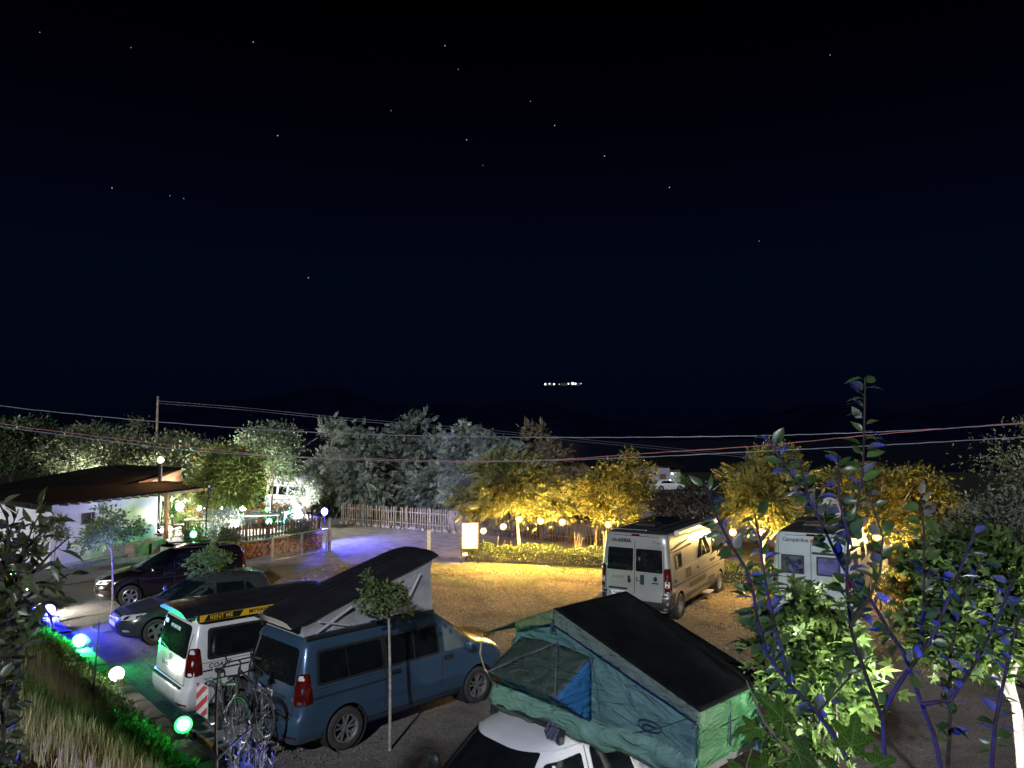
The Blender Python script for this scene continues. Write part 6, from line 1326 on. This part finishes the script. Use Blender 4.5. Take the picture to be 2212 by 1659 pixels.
# ---------------------------------------------------------------- person on the terrace
def person(base, rz, label):
    root = empty('person', base, rz, label, 'person')
    def skinned(name, V, E, m, sub=1, rootv=0):
        bm = bmesh.new(); L = bm.verts.layers.skin.verify(); vs = []
        for i, (p, r) in enumerate(V): v = bm.verts.new(p); v[L].radius = (r, r) if not isinstance(r, tuple) else r; v[L].use_root = i == rootv; vs.append(v)
        for a, c in E: bm.edges.new((vs[a], vs[c]))
        me = bpy.data.meshes.new(name); bm.to_mesh(me); bm.free(); o = link_mesh(name, me); o.modifiers.new('k', 'SKIN'); s = o.modifiers.new('s', 'SUBSURF'); s.levels = s.render_levels = sub
        bpy.context.view_layer.update(); m2 = bpy.data.meshes.new_from_object(o.evaluated_get(bpy.context.evaluated_depsgraph_get())); bpy.data.objects.remove(o); m2.materials.clear(); m2.materials.append(m); m2.shade_smooth()
        return link_mesh(name, m2, root)
    M_SK = mat('skin', (.42, .25, .18), .55, var=.1); M_TR = mat('dark_trousers', (.02, .02, .025), .8); M_JK = mat('dark_jacket', (.025, .04, .06), .8); M_HR = mat('brown_hair', (.03, .02, .012), .7)
    # faces +x, sits leaning forward; hips at .47, one leg stretched back under the chair
    V = [((0, 0, .52), .14), ((.05, 0, .68), .14), ((.14, 0, .86), .15), ((.20, 0, 1.0), .12), ((.25, 0, 1.08), .055), ((.28, 0, 1.16), .06), ((.31, 0, 1.24), .095), ((.30, 0, 1.31), .085),
         ((.02, .10, .50), .09), ((.42, .13, .50), .07), ((.44, .13, .10), .045), ((.55, .13, .05), .035),
         ((.02, -.10, .50), .09), ((.30, -.14, .44), .07), ((-.10, -.17, .12), .045), ((.0, -.17, .05), .035),
         ((.20, .19, .97), .06), ((.26, .25, .72), .045), ((.50, .20, .68), .035), ((.20, -.19, .97), .06), ((.26, -.25, .72), .045), ((.50, -.20, .68), .035), ((.57, .19, .67), .028), ((.57, -.19, .67), .028)]
    E = [(0, 1), (1, 2), (2, 3), (3, 4), (4, 5), (5, 6), (6, 7), (0, 8), (8, 9), (9, 10), (10, 11), (0, 12), (12, 13), (13, 14), (14, 15), (3, 16), (16, 17), (17, 18), (18, 22), (3, 19), (19, 20), (20, 21), (21, 23)]
    skinned('body', V, E, M_SK)
    T = [0, 8, 9, 10, 12, 13, 14]; mp_ = {k: i for i, k in enumerate(T)}
    skinned('trousers', [(V[k][0], V[k][1]+.016) for k in T], [(mp_[a], mp_[c]) for a, c in E if a in mp_ and c in mp_], M_TR)
    J = [1, 2, 3, 16, 17, 18, 19, 20, 21]; mp_ = {k: i for i, k in enumerate(J)}
    skinned('jacket', [(V[k][0], V[k][1]+.022) for k in J], [(mp_[a], mp_[c]) for a, c in E if a in mp_ and c in mp_], M_JK)
    for y in (.13, -.17): MB().ball((.50 if y > 0 else -.05, y, .045), 1, 10, 6, (.14, .05, .05)).build('shoe', M_TR, root, smooth=True)
    MB().ball((.285, 0, 1.30), 1, 12, 8, (.108, .098, .09)).build('hair', M_HR, root, smooth=True)
    f = MB(); f.ball((.405, 0, 1.235), .018, 6, 5)
    f.build('nose', M_SK, root, smooth=True)
    for y in (.035, -.035): MB().ball((.392, y, 1.262), .010, 6, 5).build('eye', M_INK, root)
    for y in (.097, -.097): MB().ball((.30, y, 1.245), 1, 6, 5, (.02, .012, .03)).build('ear', M_SK, root)
    MB().box((.395, 0, 1.19), (.012, .045, .008)).build('mouth', mat('lips', (.3, .10, .09), .5), root)
    for y, sg in ((.19, 1), (-.19, -1)):
        h = MB(); h.ball((.60, y, .67), 1, 8, 6, (.05, .035, .018))
        for k in range(4): q = y+(k-1.5)*.017; L = (.062, .075, .07, .055)[k]; h.tube([(.63, q, .672), (.63+L*.5, q, .672), (.63+L*.85, q, .655), (.63+L*.9, q, .635)], [.009, .008, .0075, .006], 6)
        h.tube([(.59, y-sg*.03, .67), (.625, y-sg*.055, .668), (.65, y-sg*.055, .655)], [.010, .009, .007], 6); h.build('hand', M_SK, root, smooth=True)
    return root
pp = gnd(345, 1159, .34); person(pp+Vector((-.12, 0, 0)), PI+.25, 'person in dark clothes sitting at the corner of the white building')
chair(pp+Vector((.02, .03, 0)), PI/2+.25, 'light slatted chair with the person in dark clothes on it', M_ORANGEWOOD)

# ---------------------------------------------------------------- string of bulbs
BULBS = [(1044, 1147, 29.4), (1087, 1138, 29.5), (1123, 1121, 29.9), (1168, 1126, 29.8), (1215, 1128, 29.6), (1313, 1133, 29.4), (1583, 1150, 24.6), (1645, 1149, 27.0), (1893, 1161, 25.4), (1963, 1178, 25.2), (2013, 1190, 24.2)]
fs = empty('string_lights', at(1044, 1147, 29.4), 0, 'string of warm bulbs slung from tree to tree along the hedge', 'string lights'); f0 = fs.location.copy()
M_BULB = emit('warm_bulb', (1, .46, .10), 1.1); bulb_m = MB().ball((0, 0, 0), .12, 12, 8).mesh('bulb', M_BULB, True); sock_m = MB().tube([(0, 0, .07), (0, 0, .17)], .035, 8).mesh('socket', M_BLACK)
M_BULB.cycles.emission_sampling = 'NONE'
PW = [70, 60, 150, 130, 130, 190, 45, 120, 120, 110, 60]
prev = at(1028, 1132, 30.3)
for i, (px, py, D) in enumerate(BULBS):
    p = at(px, py, D); o = link_mesh('bulb', bulb_m, fs, p-f0); link_mesh('socket', sock_m, o)
    L = bpy.data.lights.new('bulb_light', 'POINT'); L.energy = PW[i]*8.8; L.color = (1, .62, .17); L.shadow_soft_size = .13; lo = bpy.data.objects.new('bulb_light', L); COL.objects.link(lo); lo.parent = fs; lo.location = p-f0
    top = p+Vector((0, 0, .17)); sag = .10*(top-prev).length*.35
    MB().tube([prev-f0+(top-prev)*(k/6)-Vector((0, 0, sag*math.sin(PI*k/6))) for k in range(7)], .012, 5).build('cable', M_BLACK, fs); prev = top

# boughs that hang round the bulbs
for i, (tree_i, n_) in {2: (0, 150), 3: (0, 130), 4: (0, 60), 5: (1, 170), 7: (2, 110), 8: (3, 170), 9: (3, 190)}.items():
    host = [o for o in bpy.data.objects if o.name.startswith('acacia_tree') and o.parent is None][tree_i]; rng = np.random.default_rng(200+i); c = np.array(at(*BULBS[i]))+np.array([0, .15, .22]); P = c+rng.normal(size=(n_, 3))*np.array([.42, .32, .24]); keep = np.linalg.norm(P-(c-np.array([0, .15, .22])), axis=1) > .22; P = P[keep]
    d_ = P-c+rng.normal(0, .25, P.shape); d_[:, 2] -= .25; tag(link_mesh('bough_leaves', cloud_mesh('bough_leaves', *T_SIMPLE, P-np.array(host.location), frames(rng, d_), .15*rng.uniform(.6, 1.3, len(P)), ML_YEL), host), kind='stuff')

# ---------------------------------------------------------------- overhead cables
def cable(label, pts, D0, D1, r, m, group=None, twist=0):
    n = len(pts); P = []
    xs = [p[0] for p in pts]; ys = [p[1] for p in pts]; M = 90
    # smooth curve through the measured points
    for i in range(M+1):
        x = xs[0]+(xs[-1]-xs[0])*i/M; j = max(0, min(n-2, next((k for k in range(n-1) if x <= xs[k+1]), n-2)))
        def tan(k): a, c = max(0, k-1), min(n-1, k+1); return (ys[c]-ys[a])/(xs[c]-xs[a])
        h = xs[j+1]-xs[j]; u = (x-xs[j])/h; y = (2*u**3-3*u**2+1)*ys[j]+(u**3-2*u**2+u)*h*tan(j)+(-2*u**3+3*u**2)*ys[j+1]+(u**3-u**2)*h*tan(j+1)
        P.append(at(x, y, D0+(D1-D0)*i/M)+Vector((0, 0, twist*math.sin(i*2.3))))
    o = MB().tube([p-P[0] for p in P], r, 5).build('overhead_cable', m, None, P[0], smooth=True); tag(o, label, 'cable', group); return o
cable('uppermost grey cable crossing the whole view over the trees', [(-60, 868), (70, 885), (400, 916), (700, 935), (1000, 943), (1300, 945), (1690, 940), (2000, 928), (2270, 911)], 19, 13, .0075, M_CABLE, None, .004)
cable('red cable rising to the right above the yellow trees', [(-60, 905), (70, 925), (400, 965), (640, 988), (800, 994), (1000, 998), (1200, 993), (1400, 979), (1640, 963), (1900, 938), (2270, 908)], 20, 13.5, .0075, M_PINK, None, .004)
cable('lowest grey cable running just under the red one', [(-60, 913), (100, 935), (400, 972), (640, 987), (800, 991), (1000, 996), (1200, 994), (1420, 986), (1640, 975), (1900, 962), (2270, 941)], 19.6, 13.2, .007, M_CABLE, None, .004)
for k, dy in enumerate((0, 5)): cable(('upper' if k == 0 else 'lower')+' of the two faint far cables running down from the distant pole', [(340, 866+dy), (520, 880+dy), (720, 900+dy), (1100, 933+dy), (1350, 958+dy), (1612, 983+dy)], 62, 78, .02, mat('faint_cable', (.10, .10, .12), .6))
for px, py, D, lb in ((341, 864, 62, 'distant wooden pole above the trees behind the building'), (1613, 980, 78, 'distant wooden pole behind the feathery yellow tree')):
    p = at(px, py, D); g_ = height(p.x, p.y); po = empty('utility_pole', (p.x, p.y, g_), 0, lb, 'pole'); MB().tube([(0, 0, 0), (0, 0, p.z-g_+.3)], [.13, .09], 8).build('pole', M_GREYWOOD, po)

# ---------------------------------------------------------------- the house and car down in the dark
hp = at(1412, 1056, 104); hg = height(hp.x, hp.y); fh = empty('far_house', (hp.x, hp.y, hg), .15, 'small white house glimmering in the dark beyond the camp', 'house')
MB().box((-1.0, 0, 1.7), (5.2, 4, 3.4)).build('wall', mat('far_wall', (.2, .2, .23), .8), fh); MB().box((2.4, .5, 1.4), (2.2, 3, 2.8)).build('wall', mat('far_wall_grey', (.4, .4, .38), .8), fh)
MB().slab([(-3.9, -2.3, 3.35), (3.6, -2.3, 3.1), (3.4, 2.4, 3.9), (-3.8, 2.4, 4.1)], (0, 0, .2)).build('roof', M_ROOF_UNLIT, fh); MB().box((.6, -2.02, 1.2), (.9, .06, 2.1)).build('door', M_WOOD, fh); MB().box((-2.2, -2.02, 1.9), (.9, .06, .9)).build('window', M_GLASS, fh)
tree('garden_bush', Vector((hp.x+2.6, hp.y-4, hg)), .6, (0, 0, 1.3), (.9, .8, 1.1), 'green bush lit beside the white house in the dark', ML_BRIGHT, 90, 'shrub', 24, 50, .2, .4, tr=.05)
L = bpy.data.lights.new('porch_light', 'POINT'); L.energy = 40; L.color = (.9, 1, .85); L.shadow_soft_size = .1; lo = bpy.data.objects.new('porch_light', L); COL.objects.link(lo); lo.parent = fh; lo.location = (1.0, -4.6, 2.4)
MB().ball((1.0, -4.45, 2.4), .12, 8, 6).build('porch_lamp', emit('porch_lamp', (.9, 1, .85), .5), fh); MB().tube([(1.0, -4.4, 0), (1.0, -4.4, 2.3)], .04, 6).build('lamp_post', M_BLACK, fh)
FC = [(.2, .1, 3.9, .75), (.5, 0, 4.1, .85), (.7, .05, 4.0, .86), (.85, .1, 3.4, .84), (.95, .2, 3.0, .8), (1.2, .5, 2.5, .7), (1.38, .9, 2.0, .55), (1.42, 1.2, 1.7, .4)]
cp = at(1437, 1062, 98); fcar = Veh('parked_car', 'small pale car parked before the white house in the dark', 'car', (cp.x-1.5, cp.y, height(cp.x, cp.y)), .1, FC, paint('far_car_paint', (.5, .5, .5)), (.31, .2, .2, 'five', (.75, 3.2), .84))
for sd_ in 'RL': fcar.patch('side_window', sd_, rpoly([(.75, .95), (2.7, .95), (2.2, 1.28), (1.0, 1.28)], .05), M_GLASS, .008)
# garden hoses on the ground by the building
for k, (pts, m_, lb) in enumerate((([(60, 1268), (150, 1262), (260, 1244), (352, 1228), (372, 1222)], mat('dark_hose', (.04, .05, .04), .6), 'dark hose lying on the concrete by the white building'), ([(118, 1345), (190, 1330), (300, 1320), (280, 1335), (200, 1350), (225, 1365), (300, 1348)], mat('green_hose', (.10, .25, .08), .6), 'thin green hose coiled on the gravel near the saplings'))):
    P = [gnd(x, y, .03) for x, y in pts]; Q = []
    for i in range(len(P)-1):
        for j in range(6):
            u = j/6; a, b_, c, d = P[max(0, i-1)], P[i], P[i+1], P[min(len(P)-1, i+2)]; Q.append(.5*((2*b_)+(c-a)*u+(2*a-5*b_+4*c-d)*u*u+(3*b_-a-3*c+d)*u**3))
    Q.append(P[-1]); tag(MB().tube([q-Q[0] for q in Q], .018, 6).build('garden_hose', m_, None, Q[0], smooth=True), lb, 'hose')
